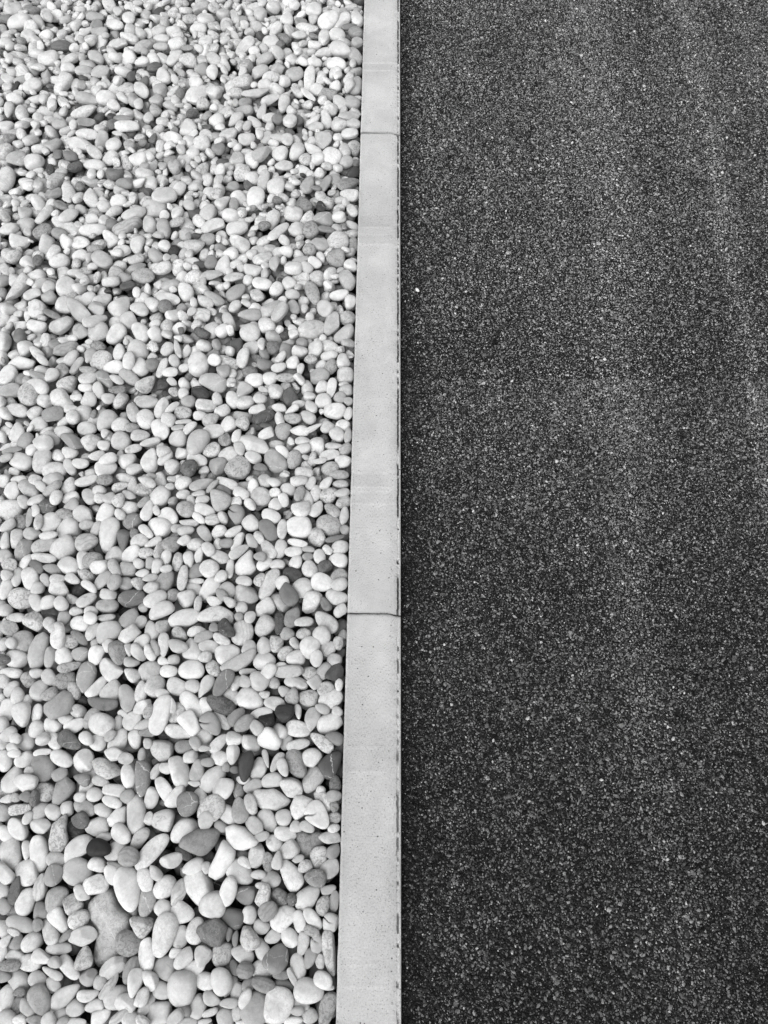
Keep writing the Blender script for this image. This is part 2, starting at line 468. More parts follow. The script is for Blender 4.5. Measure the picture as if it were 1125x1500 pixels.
def kerbstone(y0, y1, marks, seed, tar, cast):  # cast: brighter far light painted into the stone's tone
    """One cast stone: narrow arris on the pebble side, wide sloped arris with a ragged, tarry seam on the road side."""
    ny = max(60, int((y1 - y0) / 0.0022))
    ys = np.linspace(y0, y1, ny)
    w1 = smooth_noise(ys, 0.011, seed) * 0.5 + smooth_noise(ys, 0.004, seed + 1) * 0.5
    w2 = smooth_noise(ys, 0.05, seed + 2)
    seam = np.clip(tar + 1.3 * w1 + 0.9 * w2, 0, 1)             # where the seam is open
    rag = 0.00032 * smooth_noise(ys, 0.006, seed + 3) + 0.0003 * smooth_noise(ys, 0.002, seed + 4)
    lag = 0.0004 * smooth_noise(ys, 0.012, seed + 5) + 0.00025 * smooth_noise(ys, 0.003, seed + 6)
    one = np.ones(ny)
    prof = [  # x, z, grime
        (-KERB_W * one, -0.22 * one, 0 * one),
        (-KERB_W * one + lag * 0.4, -0.0035 * one, 0 * one),
        (-0.0788 + lag, -0.0012 * one, 0 * one),
        (-0.0765 + lag, -0.00015 * one, 0.07 + 0.08 * np.clip(w2, 0, 1)),
        (-0.0735 * one, 0 * one, 0.05 * one),
        (-0.068 * one, 0 * one, 0 * one),
        (-0.061 * one, 0 * one, 0 * one),
        (-0.054 * one, 0 * one, 0 * one),
        (-0.047 * one, 0 * one, 0 * one),
        (-0.04 * one, 0 * one, 0 * one),
        (-0.034 * one, 0 * one, 0 * one),
        (-0.028 * one, 0 * one, 0 * one),
        (-0.0225 * one, 0 * one, 0 * one),
        (-0.0165 + rag * 0.5, -0.00025 * one, 0 * one),
        (-0.0105 + rag * 0.6, -0.0011 * one, 0.03 * np.clip(w1, 0, 1)),
        (-0.0061 + rag, -0.0021 - 0.0003 * w1, 0.15 * seam),
        (-0.0053 + rag, -0.0026 - 0.0036 * seam, 1.0 * seam),
        (-0.0033 + rag, -0.0028 - 0.0034 * seam, 0.95 * seam),
        (-0.0026 + rag * 0.6, -0.0026 - 0.0003 * w1, 0.12 * seam),
        (-0.0008 + lag * 0.5, -0.0031 + 0.0002 * w1, 0 * one),
        (0.0 * one, -0.0042 * one, 0.1 * one),
        (0.0 * one, -0.22 * one, 0 * one),
    ]
    m = len(prof)
    # the two ends are eased by a hair so that the joint shows a soft lip
    d = np.minimum(ys - y0, y1 - ys)
    ease = (0.0008 + 0.0005 * RNG.random()) * np.exp(-d / 0.0013)
    V = np.empty((ny, m, 3))
    G = np.empty((ny, m))
    for j, (px, pz, pg) in enumerate(prof):
        V[:, j, 0] = px
        step = np.clip((px.mean() + 0.0175) / 0.011, 0, 1) if 0 < j < m - 1 else 1.0      # the joint steps back round the road-side arris
        chip = 0.00018 * RNG.normal()
        V[:, j, 1] = ys - 0.0028 * step * np.exp(-d / 0.02) + chip * (np.exp(-(ys - y0) / 0.004) - np.exp(-(y1 - ys) / 0.004))
        V[:, j, 2] = pz - (ease if 0 < j < m - 1 else 0)
        G[:, j] = np.clip(pg * (0.6 if tar < 0 and 9 < j < m - 2 else 1) + 0.5 * np.exp(-d / 0.0014), 0, 1)   # dirt held at the joints
    V[:, 0, 1] = V[:, 0, 1]
    wear_light = np.zeros((ny, m))
    for c, hw, depth, lip in marks:                                # bands left across the top by straps and pallets
        inside = 1 / (1 + np.exp((np.abs(ys - c) - hw) / 0.0012))
        ridge = np.exp(-((np.abs(ys - c) - hw) / 0.0025) ** 2)
        wear_light += (-depth * inside + lip * ridge)[:, None]
        V[:, 4:13, 2] += (0.00035 * ridge * (lip > 0))[:, None]
    wear_light[:, :3] = 0
    wear_light[:, 14:] *= 0.3
    wear_light += cast                                                   # farther stones painted paler, as if in brighter light
    F = [(i * m + j, i * m + j + 1, (i + 1) * m + j + 1, (i + 1) * m + j) for i in range(ny - 1) for j in range(m - 1)]
    F = [f[::-1] for f in F]
    F.append(tuple(range(m)))
    F.append(tuple(range((ny - 1) * m, ny * m))[::-1])
    cen = np.array([-KERB_W / 2, 0.33, 0])
    o = mesh_object('kerbstone', V.reshape(-1, 3) - cen, F, M_KERB, kerb, attrs={'grime': G.ravel(), 'wear_light': wear_light.ravel()})
    bm = bmesh.new()
    bm.from_mesh(o.data)
    bmesh.ops.recalc_face_normals(bm, faces=bm.faces)
    bm.to_mesh(o.data)
    bm.free()
    return o


JOINT1, JOINT2 = 0.3257, 1.3287
kerbstone(-0.676, JOINT1 - 0.0011, [(0.118, 0.016, 0.045, 0.02), (-0.14, 0.012, 0.03, 0.02)], 31, -0.7, -0.02)
kerbstone(JOINT1 + 0.0011, JOINT2 - 0.0019, [(0.548, 0.013, 0.08, 0.05), (0.517, 0.011, 0.06, 0.08), (1.095, 0.016, 0.11, 0.04), (1.050, 0.012, 0.08, 0.08)], 47, 0.5, 0.04)
kerbstone(JOINT2 + 0.0019, 2.34, [(1.524, 0.0115, 0.07, 0.2)], 59, 0.5, 0.09)
for jy in (JOINT1, JOINT2):
    h = 0.00105 if jy < 1 else 0.0018
    x0, x1, z0, z1 = -KERB_W + 0.0008, -0.0150, -0.2, -0.014
    v = [(x, y, z) for z in (z0, z1) for y in (jy - h, jy + h) for x in (x0, x1)]
    f = [(0, 2, 3, 1), (4, 5, 7, 6), (0, 1, 5, 4), (2, 6, 7, 3), (0, 4, 6, 2), (1, 3, 7, 5)]
    mesh_object('mortar_joint', np.array(v) - np.array([-KERB_W / 2, 0.33, 0]), f, M_SOIL, kerb)

# ------------------------------------------------------------------ pebbles
PEBBLES = {
# (x offset, y offset, zoom) of the sketch sheet: centre x, centre y, length, width, turn, grey, traits [*landmark] [#outline]
(0,0,4.245): '''
85 65 120 85 -5 205 s
380 290 125 70 0 125 b *flat dark grey pebble up in the distance
305 375 130 100 0 215 s
190 185 100 100 0 222 s
120 140 140 100 20 222 s
390 525 140 85 60 222 x
200 535 115 80 20 218 s
545 615 150 70 -20 195 s
520 700 150 70 15 218 s
665 610 120 90 0 218 s
790 785 150 70 -5 218 s *long white pebble beside a dark chip
540 835 130 65 -5 215 s
500 900 140 85 -10 218 s
635 870 125 80 85 185 s
705 900 95 90 0 215 s
370 775 90 60 0 175 x
1080 870 125 90 -5 218 s
860 990 110 95 0 225 s
590 1030 130 70 -5 210 s
105 990 130 95 -5 185 v
215 1010 110 100 0 215 s
360 965 60 65 0 130 x
440 975 85 70 0 140 x
470 1040 90 60 20 110 m
340 905 110 80 0 180 a
960 420 90 60 10 120 b *dark dome pebble capped by a pale one
960 375 90 70 -50 215 s
1015 475 100 85 -70 215 s
1085 360 120 60 45 215 s
630 455 120 90 20 185 a
520 440 110 60 -10 200 s
425 425 90 65 -10 215 s
890 290 120 70 25 195 s
885 385 90 60 -5 218 s
800 115 80 75 0 218 s
715 155 100 65 -10 222 s
600 160 70 80 -60 160 a
590 105 110 55 -5 175 s
990 190 90 85 0 205 a
1080 200 90 85 0 215 s
735 275 110 60 5 205 v
520 210 130 50 40 215 s
805 235 120 60 -25 222 s
435 370 120 60 30 205 s
600 360 110 70 -40 190 a
680 30 100 70 -60 205 s
350 100 90 70 0 222 s
300 100 80 50 -50 190 s
765 735 120 40 0 150 s
700 770 70 60 0 130 a
535 765 120 60 5 165 a
1060 1000 80 60 -10 150 x
1000 560 90 80 0 185 s
975 625 80 80 0 185 s
880 560 110 70 -35 215 s
1000 290 90 50 -5 195 s
30 265 90 65 -5 222 s
690 985 100 80 35 212 x
60 860 70 60 0 150 m
135 700 100 75 -60 212 s
55 680 90 60 80 205 s
590 950 110 60 -40 212 s
''',
(265,0,4.245): '''
130 45 120 65 20 190 s
155 125 100 90 0 215 s
825 110 90 60 80 200 s
825 60 95 80 -10 215 s
920 130 140 110 45 222 s *big white pebble at the top by the kerb
1000 140 130 75 55 218 s
1095 115 100 70 -80 222 s
890 230 95 70 80 218 s
970 220 100 85 0 215 s
1090 205 90 70 -15 155 s
1045 168 90 40 10 140 s
1100 265 70 60 0 185 s
1090 350 110 75 -45 185 s
785 175 130 60 -5 215 s
735 215 90 50 -5 205 s
655 115 100 75 -70 222 s
590 190 110 60 60 218 s
560 270 105 85 -10 212 s
640 240 80 55 -30 140 m
400 295 140 80 45 215 s
455 325 65 70 0 222 s
155 265 90 85 0 222 s
110 185 100 80 0 212 s
60 120 100 60 0 195 m
50 380 110 90 0 205 m
205 370 110 70 -50 200 s
400 415 95 95 0 185 ma *rough pitted pale stone in the distance
385 515 120 85 15 210 m
495 445 110 70 30 195 s
605 430 90 90 0 180 a
195 450 70 90 0 222 s
100 590 130 110 0 218 s
95 515 85 80 0 218 s
210 580 90 85 0 215 s
135 650 80 80 0 200 m
40 800 110 110 60 212 t
465 580 170 50 5 195 s
335 580 110 65 -5 205 m
520 530 85 80 0 218 s
560 620 120 60 20 205 s
700 465 120 90 0 190 a
800 500 170 65 85 222 s *bent finger-shaped white pebble
790 590 110 40 -40 215 s
915 590 120 95 20 165 m *grey pebble with a dark burnt end
850 560 90 80 0 215 s
970 400 115 75 -5 225 s
995 310 130 95 -15 205 s
890 330 110 60 10 215 s
830 390 90 60 -5 220 s
690 375 80 70 60 222 s
640 645 110 70 75 205 s
720 575 90 45 -35 215 s
1065 640 100 80 -10 175 s
985 640 100 75 -55 205 s
1100 540 110 70 80 175 s
1045 535 90 60 70 210 s
900 745 120 65 -75 212 s
985 775 105 80 25 205 s
930 685 85 75 0 210 s
840 790 95 55 10 200 s
1070 765 90 60 -15 195 s
730 755 60 65 0 110 s
600 745 70 60 0 140 s
680 750 80 70 0 215 s
390 690 110 60 10 170 s
400 640 80 60 0 160 s
130 890 100 90 0 215 x
940 980 125 110 -50 225 s *white egg pebble near the kerb joint
720 945 115 85 60 212 s
820 930 120 65 -40 218 s
890 880 100 100 0 190 va
775 990 75 70 0 205 m
505 690 100 50 70 195 s
70 705 80 55 10 125 m
240 925 70 80 80 150 s
600 860 90 60 -20 190 s
660 870 70 75 0 205 s
1085 920 80 90 0 185 m
1015 940 90 70 -70 205 s
1030 1010 80 80 0 190 s
620 960 100 90 0 215 s
640 1030 110 60 0 205 s
440 990 110 80 -70 218 s
500 960 120 70 30 185 s
410 870 100 75 0 200 s
300 840 110 70 25 212 s
230 760 90 90 0 215 s
340 740 110 60 40 205 s
1040 720 130 50 0 195 s
1050 830 100 60 10 210 s
40 300 80 40 -5 150 s
460 760 100 45 -40 200 s
520 370 110 60 30 195 s
''',
(0,250,4.245): '''
30 60 170 120 70 218 s
345 62 120 80 35 200 m
425 130 120 85 -65 215 s
565 175 130 80 -55 218 s
735 190 100 80 10 220 s
1020 160 145 95 5 212 v *pale pebble with thin cross veins
960 240 150 110 -10 195 s
835 275 150 75 20 200 s
795 350 190 80 22 190 bx *squared-off banded grey pebble
1020 360 120 80 -70 175 s
930 335 110 80 -70 195 a
170 340 110 105 0 185 s
270 380 130 100 10 165 m
420 350 200 80 -30 222 s
580 375 170 80 0 222 s
375 395 110 70 -20 165 s
505 450 110 80 0 222 s
425 280 130 70 25 205 s
275 275 140 70 45 212 s
125 440 120 90 0 218 s
110 730 190 90 50 212 x *stubby rod-shaped pale pebble
415 720 130 120 -40 218 s *round white disc pebble
200 765 110 65 5 215 s
545 800 110 75 40 218 s
235 865 115 110 40 218 s
310 785 100 85 0 180 a
755 850 140 120 40 205 t *three-cornered pale pebble
640 810 120 80 20 212 s
600 855 100 80 -20 185 a
405 840 110 100 0 212 s
485 870 180 90 -45 185 s
610 1000 130 115 0 200 s
500 1000 95 90 0 190 s
385 960 150 90 20 200 a
230 970 120 80 -5 220 s
810 935 120 100 -30 200 s
725 1020 140 95 50 218 s
880 1010 130 90 -60 215 s
590 930 150 60 15 215 s
890 655 140 95 -5 185 m *egg-shaped pebble with a scabby end
850 600 115 40 15 170 s
845 550 95 65 15 205 s
635 555 130 90 -30 190 s
370 565 120 85 10 212 s
1010 610 120 75 25 215 s
970 530 110 80 -40 180 s
850 460 110 80 70 210 c
1050 800 140 80 -10 215 s
945 830 90 75 -30 212 s
1030 845 90 80 0 140 m
795 715 100 45 15 100 b *thin dark flake pebble
870 860 110 75 -20 205 s
780 665 80 60 0 165 s
965 1020 110 80 -60 215 s
590 485 100 50 5 165 m
235 560 60 70 0 130 m
1080 495 70 70 0 75 mu
325 895 120 40 -25 140 s
500 100 60 60 0 140 m
''',
(265,250,4.245): '''
445 50 90 80 0 222 s
515 65 130 70 85 200 s
590 100 110 105 70 215 s
465 175 140 105 75 222 s *large white egg pebble in the far half
325 100 75 60 0 170 s
785 85 100 85 85 170 a
900 80 110 50 60 165 s
1050 80 130 70 10 165 m
1065 150 110 75 -10 205 s
765 215 120 90 -10 145 m
700 270 110 90 0 215 x
880 305 130 95 -10 175 v *grey pebble with one white stripe
570 305 110 80 75 215 s
605 380 150 60 40 218 s
725 365 110 90 0 212 s
805 370 100 95 0 165 m
975 440 130 115 0 205 m
965 550 110 110 0 165 m *rough round stone with a crusted face
860 455 120 80 -15 185 s
370 450 130 95 -55 220 s
330 225 110 60 85 170 s
85 470 130 95 15 200 s
170 425 85 75 0 165 s
200 340 140 85 20 215 s
350 360 130 80 10 215 s
265 585 125 90 75 215 s
190 570 85 75 80 145 s
440 620 110 95 0 215 s
510 550 120 70 15 208 b
580 580 90 60 80 180 a
330 665 120 55 10 205 s
190 650 140 55 5 185 s
205 795 140 60 -35 180 s
345 760 130 85 35 165 s *slanting grey egg pebble
150 815 110 60 -25 215 s
335 845 85 65 50 212 s
430 895 140 70 -5 180 s
560 860 140 90 30 195 v
615 880 130 70 55 195 s
705 850 90 65 -45 165 s
820 760 140 75 -65 180 m
1035 680 130 95 -70 190 s
985 775 115 65 10 218 s
940 950 150 90 80 195 a
895 860 100 95 0 200 a
815 990 170 110 15 205 s *large lumpy pale pebble
535 960 100 85 0 212 x
430 1010 120 110 0 205 s
300 940 120 65 -60 190 s
740 560 115 50 20 170 s
780 600 90 60 -45 190 s
830 575 90 65 -30 218 s
505 705 120 80 -10 220 s
670 700 85 75 0 215 s
695 770 90 60 -10 195 s
595 740 90 75 40 220 s
1030 1020 140 80 35 185 v
1060 820 90 70 80 215 s
30 750 110 90 -60 220 s
130 1010 100 60 -20 110 m
520 345 75 60 0 140 m
600 185 60 50 0 130 m
905 365 110 35 -10 150 s
1065 245 80 60 -60 205 s
800 490 80 80 0 175 m
''',
(0,500,4.5): '''
145 140 170 85 -3 220 s *white loaf-shaped pebble
50 225 140 100 50 222 s
435 50 170 80 12 175 b
165 45 110 100 0 212 x
240 75 110 60 -40 215 s
275 120 110 50 -40 215 s
475 110 110 80 50 205 s
505 160 130 60 50 180 s
595 95 100 75 50 195 s
670 130 140 130 30 212 m
755 170 135 90 0 222 s
785 75 110 75 80 215 s
650 30 100 60 -10 150 m
910 55 140 130 -40 215 s *large smooth round pale pebble
920 170 110 110 0 212 s
850 130 120 75 80 210 s
1005 155 90 80 0 145 s
1070 175 130 60 65 215 s
855 240 150 80 -35 190 s
770 250 100 50 -35 205 s
690 255 140 85 -45 165 v
775 320 110 55 5 150 m
580 190 110 45 -5 170 b
580 245 120 75 10 215 s
450 285 140 100 20 212 m
410 195 95 95 0 195 ma
335 225 110 90 0 212 s
260 235 130 50 -25 180 s
250 295 140 90 -15 215 s
70 325 140 85 10 180 s
185 350 130 140 0 205 m *crumbly mottled pale stone
295 395 105 90 -30 215 s
415 400 180 115 -45 220 e *white pear-shaped pebble
565 305 95 60 -15 215 s
650 325 110 70 -65 205 s
590 380 105 100 50 212 s
715 380 90 70 0 205 s
795 390 120 80 60 205 m
965 280 140 90 40 200 m
1070 290 80 65 0 85 xb *small black blocky stone
970 400 145 85 0 190 v
1065 440 140 80 65 215 s
880 475 130 80 -70 195 s
960 515 125 110 -70 218 s
1060 580 130 110 -60 220 s
115 455 145 80 -10 200 v
350 480 140 95 10 160 a
230 470 100 75 30 215 s
115 600 125 105 80 222 s
170 660 120 90 50 165 s
35 480 110 70 -40 215 s
420 600 120 80 -20 205 s
480 660 160 80 -30 150 a *dark wedge under a pale angular pebble
575 575 120 85 0 205 s
700 525 150 110 40 195 s
605 665 120 105 20 212 s
685 685 80 70 0 212 s
800 550 120 90 0 215 s
870 570 100 60 0 175 m
800 655 130 115 0 205 s
925 620 120 75 0 205 s
990 665 130 50 12 205 s
880 710 110 55 15 215 s
840 785 120 95 20 215 e
990 785 150 105 75 222 s
455 735 100 85 0 218 s
275 790 160 110 70 205 s
140 790 150 100 -10 212 s
205 715 90 65 50 220 s
40 765 90 55 15 185 s
80 720 130 40 10 165 s
340 640 120 80 -30 200 s
285 670 130 90 10 212 s
530 805 110 65 0 210 s
700 840 140 110 10 215 s
360 855 160 110 0 212 s
460 830 110 65 -60 205 s
890 840 110 75 10 205 s
1090 770 120 60 45 200 s
710 775 120 70 20 212 s
640 755 110 60 10 210 s
''',
(270,500,4.5): '''
90 155 150 140 -30 215 s *large pale shield-shaped pebble
285 155 150 100 -20 205 m
200 125 85 75 0 222 s
385 110 130 75 80 218 s
105 340 130 80 -25 75 b
190 275 180 120 -15 192 v *fat cylinder pebble with veins
185 185 60 50 0 50 xu
258 195 85 80 0 175 s
535 155 110 75 -5 150 a
435 205 100 75 0 140 m
460 260 120 85 0 220 s
565 245 95 90 0 218 s
670 242 125 55 0 190 m
760 65 100 75 0 212 x
865 50 110 95 80 215 s
590 40 90 80 0 130 m
890 225 130 100 20 172 a *dull grey angular wedge
1065 225 105 100 0 205 x
965 170 110 80 50 180 m
1045 125 85 85 0 218 s
955 95 110 60 10 205 s
835 120 80 65 0 195 m
715 145 90 80 0 222 s
625 175 100 60 15 200 s
765 185 80 45 80 215 s
385 325 110 90 30 195 x
320 385 110 85 -70 212 s
215 380 90 60 -75 205 s
145 420 130 85 0 222 s
30 400 90 80 0 180 s
405 400 110 100 0 215 a
500 380 85 70 0 205 s
605 330 95 95 0 212 s
700 370 100 120 0 112 ba *dark layered blocky stone
480 450 110 65 15 215 s
625 440 95 60 -15 210 s
710 450 95 45 30 218 s
915 390 105 90 0 212 x
835 430 85 70 -60 212 s
990 462 140 90 0 222 v *white pebble with hairline cracks
970 310 130 60 80 218 s
905 305 90 80 0 215 s
815 500 110 75 -35 195 s
715 510 110 70 -10 170 m
630 515 100 60 -70 212 s
530 500 140 80 25 105 m *dark rough lump
540 553 80 45 -10 110 a
650 590 110 100 60 170 s
250 460 100 75 20 212 s
175 515 110 90 30 195 m
290 550 105 110 0 212 s
385 535 95 85 0 195 m
105 490 90 60 0 215 s
195 595 140 90 10 215 s
85 675 180 130 60 190 e *big smooth grey egg pebble
270 650 90 90 0 165 m
345 625 90 60 80 215 x
465 685 200 110 -25 205 s *long flat pale grey pebble
760 590 120 70 -5 215 s
600 795 165 120 -45 175 v *scuffed grey barrel-shaped pebble
725 780 120 90 70 180 m
365 710 95 70 -60 205 s
180 720 120 90 20 212 m
290 750 130 95 20 210 s
85 785 130 80 -15 215 s
220 825 115 115 0 165 a
360 835 150 140 0 190 m *round speckled pebble
455 765 110 75 -20 210 s
505 830 90 50 -10 140 s
30 830 110 100 0 120 m
650 725 110 60 -45 222 s
545 610 110 70 25 212 a
780 655 95 50 0 205 s
780 710 110 60 15 212 s
880 690 120 110 -30 215 s
985 690 110 45 0 200 s
955 750 130 65 15 215 s
960 840 110 95 0 190 m
1040 795 100 95 0 218 t
1020 880 120 60 0 190 m
1070 710 85 75 0 190 b
1045 560 95 85 0 215 s
1010 615 95 85 0 205 s
1085 620 100 50 80 185 s
940 565 90 80 0 200 s
1085 480 90 60 85 205 s
1030 370 80 75 0 175 s
1085 325 90 75 0 180 s
1085 395 60 55 0 180 s
790 870 120 80 0 212 s
890 790 90 40 10 212 s
850 570 120 40 25 215 s
''',
(0,700,4.5): '''
25 20 90 80 0 215 s
130 15 110 60 0 205 s
235 15 90 70 0 215 s
350 10 130 80 20 205 s
85 90 130 100 70 215 s
195 75 150 95 -30 185 e
270 55 90 60 -40 205 s
348 68 140 60 35 180 s
455 55 120 90 70 215 s
570 20 150 60 15 220 s
690 15 110 70 0 160 m
370 130 100 75 60 215 s
235 147 120 55 20 215 s
155 160 90 70 -60 205 s
315 190 110 95 0 110 m *dark pitted stone with white patches
60 210 170 140 0 222 v *big white veined pebble by the dark pitted stone
465 130 110 80 20 215 s
470 180 100 80 20 180 s
588 125 110 80 -60 205 s
655 85 90 70 0 210 s
660 135 80 65 0 210 m
720 135 90 65 10 190 s
782 148 95 80 60 210 m
795 60 110 60 15 210 m
875 60 125 65 85 205 s
850 115 90 50 -30 195 s
955 75 115 80 0 195 m
970 25 120 60 -20 205 s
855 198 120 100 20 222 s
950 160 100 50 40 165 s
975 215 135 75 65 222 s
1055 130 150 120 40 212 s
1030 215 70 45 -70 215 s
1116 252 126 100 -30 222 s
1053 322 145 130 -20 222 s *large round white pebble
875 285 120 95 40 145 v
790 240 80 60 -40 215 s
575 310 100 60 10 195 s
697 240 140 100 50 218 s
553 245 140 110 -20 200 e
635 330 100 60 60 200 s
430 240 120 70 -10 175 m
335 300 155 120 40 215 v
140 290 110 90 0 155 m
50 315 120 60 30 205 s
255 290 100 60 80 200 s
195 265 130 45 85 175 s
235 215 80 60 90 212 s
455 340 150 130 30 205 v
640 450 140 70 -60 95 bu
718 378 220 125 75 215 s *large upright white egg pebble
570 425 150 105 20 190 b
815 410 150 85 85 130 t *dark pointed wedge pebble
885 365 60 60 0 150 m
962 355 110 65 -40 212 s
918 415 115 85 20 212 s
1010 425 120 55 25 215 s
1048 480 120 65 80 205 m
1138 437 128 100 20 180 m
965 495 100 70 10 205 m
865 505 140 95 45 218 s
755 515 130 100 30 212 s
1095 525 100 70 70 218 s
420 470 175 140 25 205 s *broad pale grey pebble
300 445 180 90 20 190 s
320 380 120 50 8 210 s
210 370 110 80 0 190 s
110 400 130 90 75 215 s
35 415 120 60 85 215 s
155 475 160 100 65 175 v
290 530 160 60 -5 218 s
170 555 120 60 55 222 s
35 520 100 90 0 195 s
65 575 105 85 10 200 m
245 585 110 65 -40 130 s
345 600 120 65 -15 155 s
460 580 135 110 0 215 s
560 540 130 110 -60 215 s
610 540 130 100 10 165 m
655 585 110 90 30 222 s
565 640 120 70 -20 200 m
675 675 150 80 45 200 s
755 595 120 70 -60 185 s
845 605 115 90 0 190 x
915 565 80 65 -40 205 s
985 565 80 60 60 180 s
1035 585 100 70 70 205 s
940 630 90 55 10 212 s
990 660 100 50 10 190 s
1085 680 150 110 60 178 s
1095 600 80 50 10 205 s
910 695 90 75 -20 200 m
830 695 100 85 0 175 s
755 690 110 80 60 185 s
1000 725 105 80 20 205 s
875 795 185 110 8 132 v *long dark grey pebble with pale flecks
1025 800 155 95 30 212 s
205 665 145 110 -80 215 s
250 730 90 80 40 200 s
110 655 120 70 80 205 s
40 640 80 70 0 205 s
40 735 140 85 70 212 s
300 675 90 60 -60 185 s
380 665 100 60 0 205 s
480 665 100 65 -20 210 s
395 735 130 110 -20 222 e
590 715 110 55 -35 218 s
240 820 120 80 -70 205 s
140 795 170 130 0 215 m *large pale dimpled pebble
315 820 110 80 20 212 s
400 830 90 85 0 215 s
475 805 90 60 -20 190 m
525 745 100 90 0 75 mu
570 805 140 75 30 205 s
715 770 110 70 -5 200 x
710 845 140 85 0 185 s
505 880 90 60 0 215 s
600 880 90 70 0 205 s
1060 870 170 90 25 205 s
30 870 110 80 0 205 s
945 855 60 60 0 175 s
''',
(260,700,4.5): '''
40 35 110 90 20 218 s
160 45 160 70 15 190 s
230 55 110 40 45 180 s
330 35 140 65 -25 212 s
315 85 100 60 -40 140 s
275 140 150 130 -40 185 t *broad grey three-cornered pebble
420 105 110 75 -20 222 s
380 155 90 65 0 215 s
500 75 135 75 85 218 s
555 130 130 120 0 192 s
480 175 90 60 -45 218 s
40 110 90 60 0 210 s
140 105 90 40 5 200 s
165 145 95 60 15 212 s
90 155 80 55 -80 200 s
55 205 120 100 0 190 m
180 215 140 80 -15 218 s
390 245 130 105 80 160 o *grey pebble with a hollow socket
230 275 100 70 5 205 b
300 265 90 60 -70 212 s
140 265 100 50 -40 215 s
575 20 90 90 0 200 s
640 30 90 60 0 205 s
730 75 100 75 -10 205 s
640 95 80 60 20 215 s
700 145 95 65 -75 215 s
645 178 85 80 0 218 s
850 140 120 80 -75 210 s
805 105 100 65 70 165 v
910 105 110 70 75 215 s
1000 110 120 100 40 205 m
800 20 110 70 0 212 s
880 35 90 60 60 215 s
1075 40 100 50 -5 195 s
1085 98 100 55 5 190 s
980 35 100 60 50 212 s
815 205 120 95 0 222 x
915 205 115 80 50 212 s
1020 215 115 75 -40 180 m
1090 165 100 80 30 190 m
1100 250 120 60 80 190 s
615 255 125 90 -25 220 s
485 305 110 100 -40 212 s
600 345 150 100 -60 138 s *smooth dark grey egg pebble
690 340 125 65 85 215 v
800 325 165 150 10 222 s *large white blunt pebble
1000 315 165 130 -20 190 m *round pale pebble with dark smudges
918 390 115 115 0 200 ma
1040 400 130 40 15 130 s
1105 340 60 60 0 165 s
55 350 110 60 5 200 s
180 370 120 70 -55 185 v
275 355 100 80 20 218 s
370 355 120 60 30 212 s
268 435 75 65 90 212 s
320 430 90 60 0 160 s
395 425 140 60 60 212 s
490 415 100 65 -70 185 s
540 395 90 60 -55 205 s
405 485 140 60 30 215 s
600 470 130 75 -55 220 s
680 470 125 80 75 210 s
790 430 130 50 -12 212 s
765 488 110 65 0 215 s
860 470 90 40 -5 170 s
935 520 95 75 -70 212 s
990 475 70 50 -30 218 x
1060 545 120 90 -20 222 a
1085 460 110 90 20 200 s
860 520 70 50 0 170 s
782 555 95 80 50 215 s
870 600 110 95 -50 215 s
660 570 95 60 5 205 s
575 565 110 80 50 215 s
455 570 190 140 65 218 t *pale teardrop pebble #480,470 500,490 500,540 525,600 490,640 430,655 380,630 375,580 410,530
545 520 80 60 0 165 s
270 520 140 80 -20 212 s
205 470 100 75 -50 212 s
120 440 110 80 10 212 s
45 415 90 60 30 215 s
140 510 110 55 85 205 s
75 540 105 70 -80 212 s
120 680 110 40 0 210 u
105 730 110 80 -20 210 u
120 615 110 90 20 145 s
210 597 120 115 0 218 s
345 600 120 50 85 215 s
35 660 160 65 80 205 s
210 735 170 110 50 215 e *white spindle-shaped pebble
285 650 90 70 30 215 s
60 800 120 105 20 215 s
440 680 100 65 -10 212 s
545 670 90 75 60 200 m
605 700 210 95 62 205 s
690 690 90 80 30 215 s
755 640 120 90 -20 90 m *black crusted pebble
970 585 100 80 20 110 m
825 725 140 120 40 220 s
955 690 150 120 -10 222 s
1065 645 110 85 20 170 m
1075 705 110 80 20 195 s
690 810 150 110 -60 180 s
730 770 150 110 -60 128 s *flat dark grey pebble on a paler one
455 770 165 125 -10 198 s
880 820 155 110 65 215 s
1050 790 140 95 -15 208 s
975 830 100 60 -60 140 b
335 735 110 90 -30 180 s
290 770 90 65 -40 170 s
340 815 90 60 -40 195 s
240 815 100 65 -20 205 s
135 830 100 50 80 205 s
575 855 140 110 30 212 s
420 855 80 80 0 195 s
1075 875 100 80 70 212 s
''',
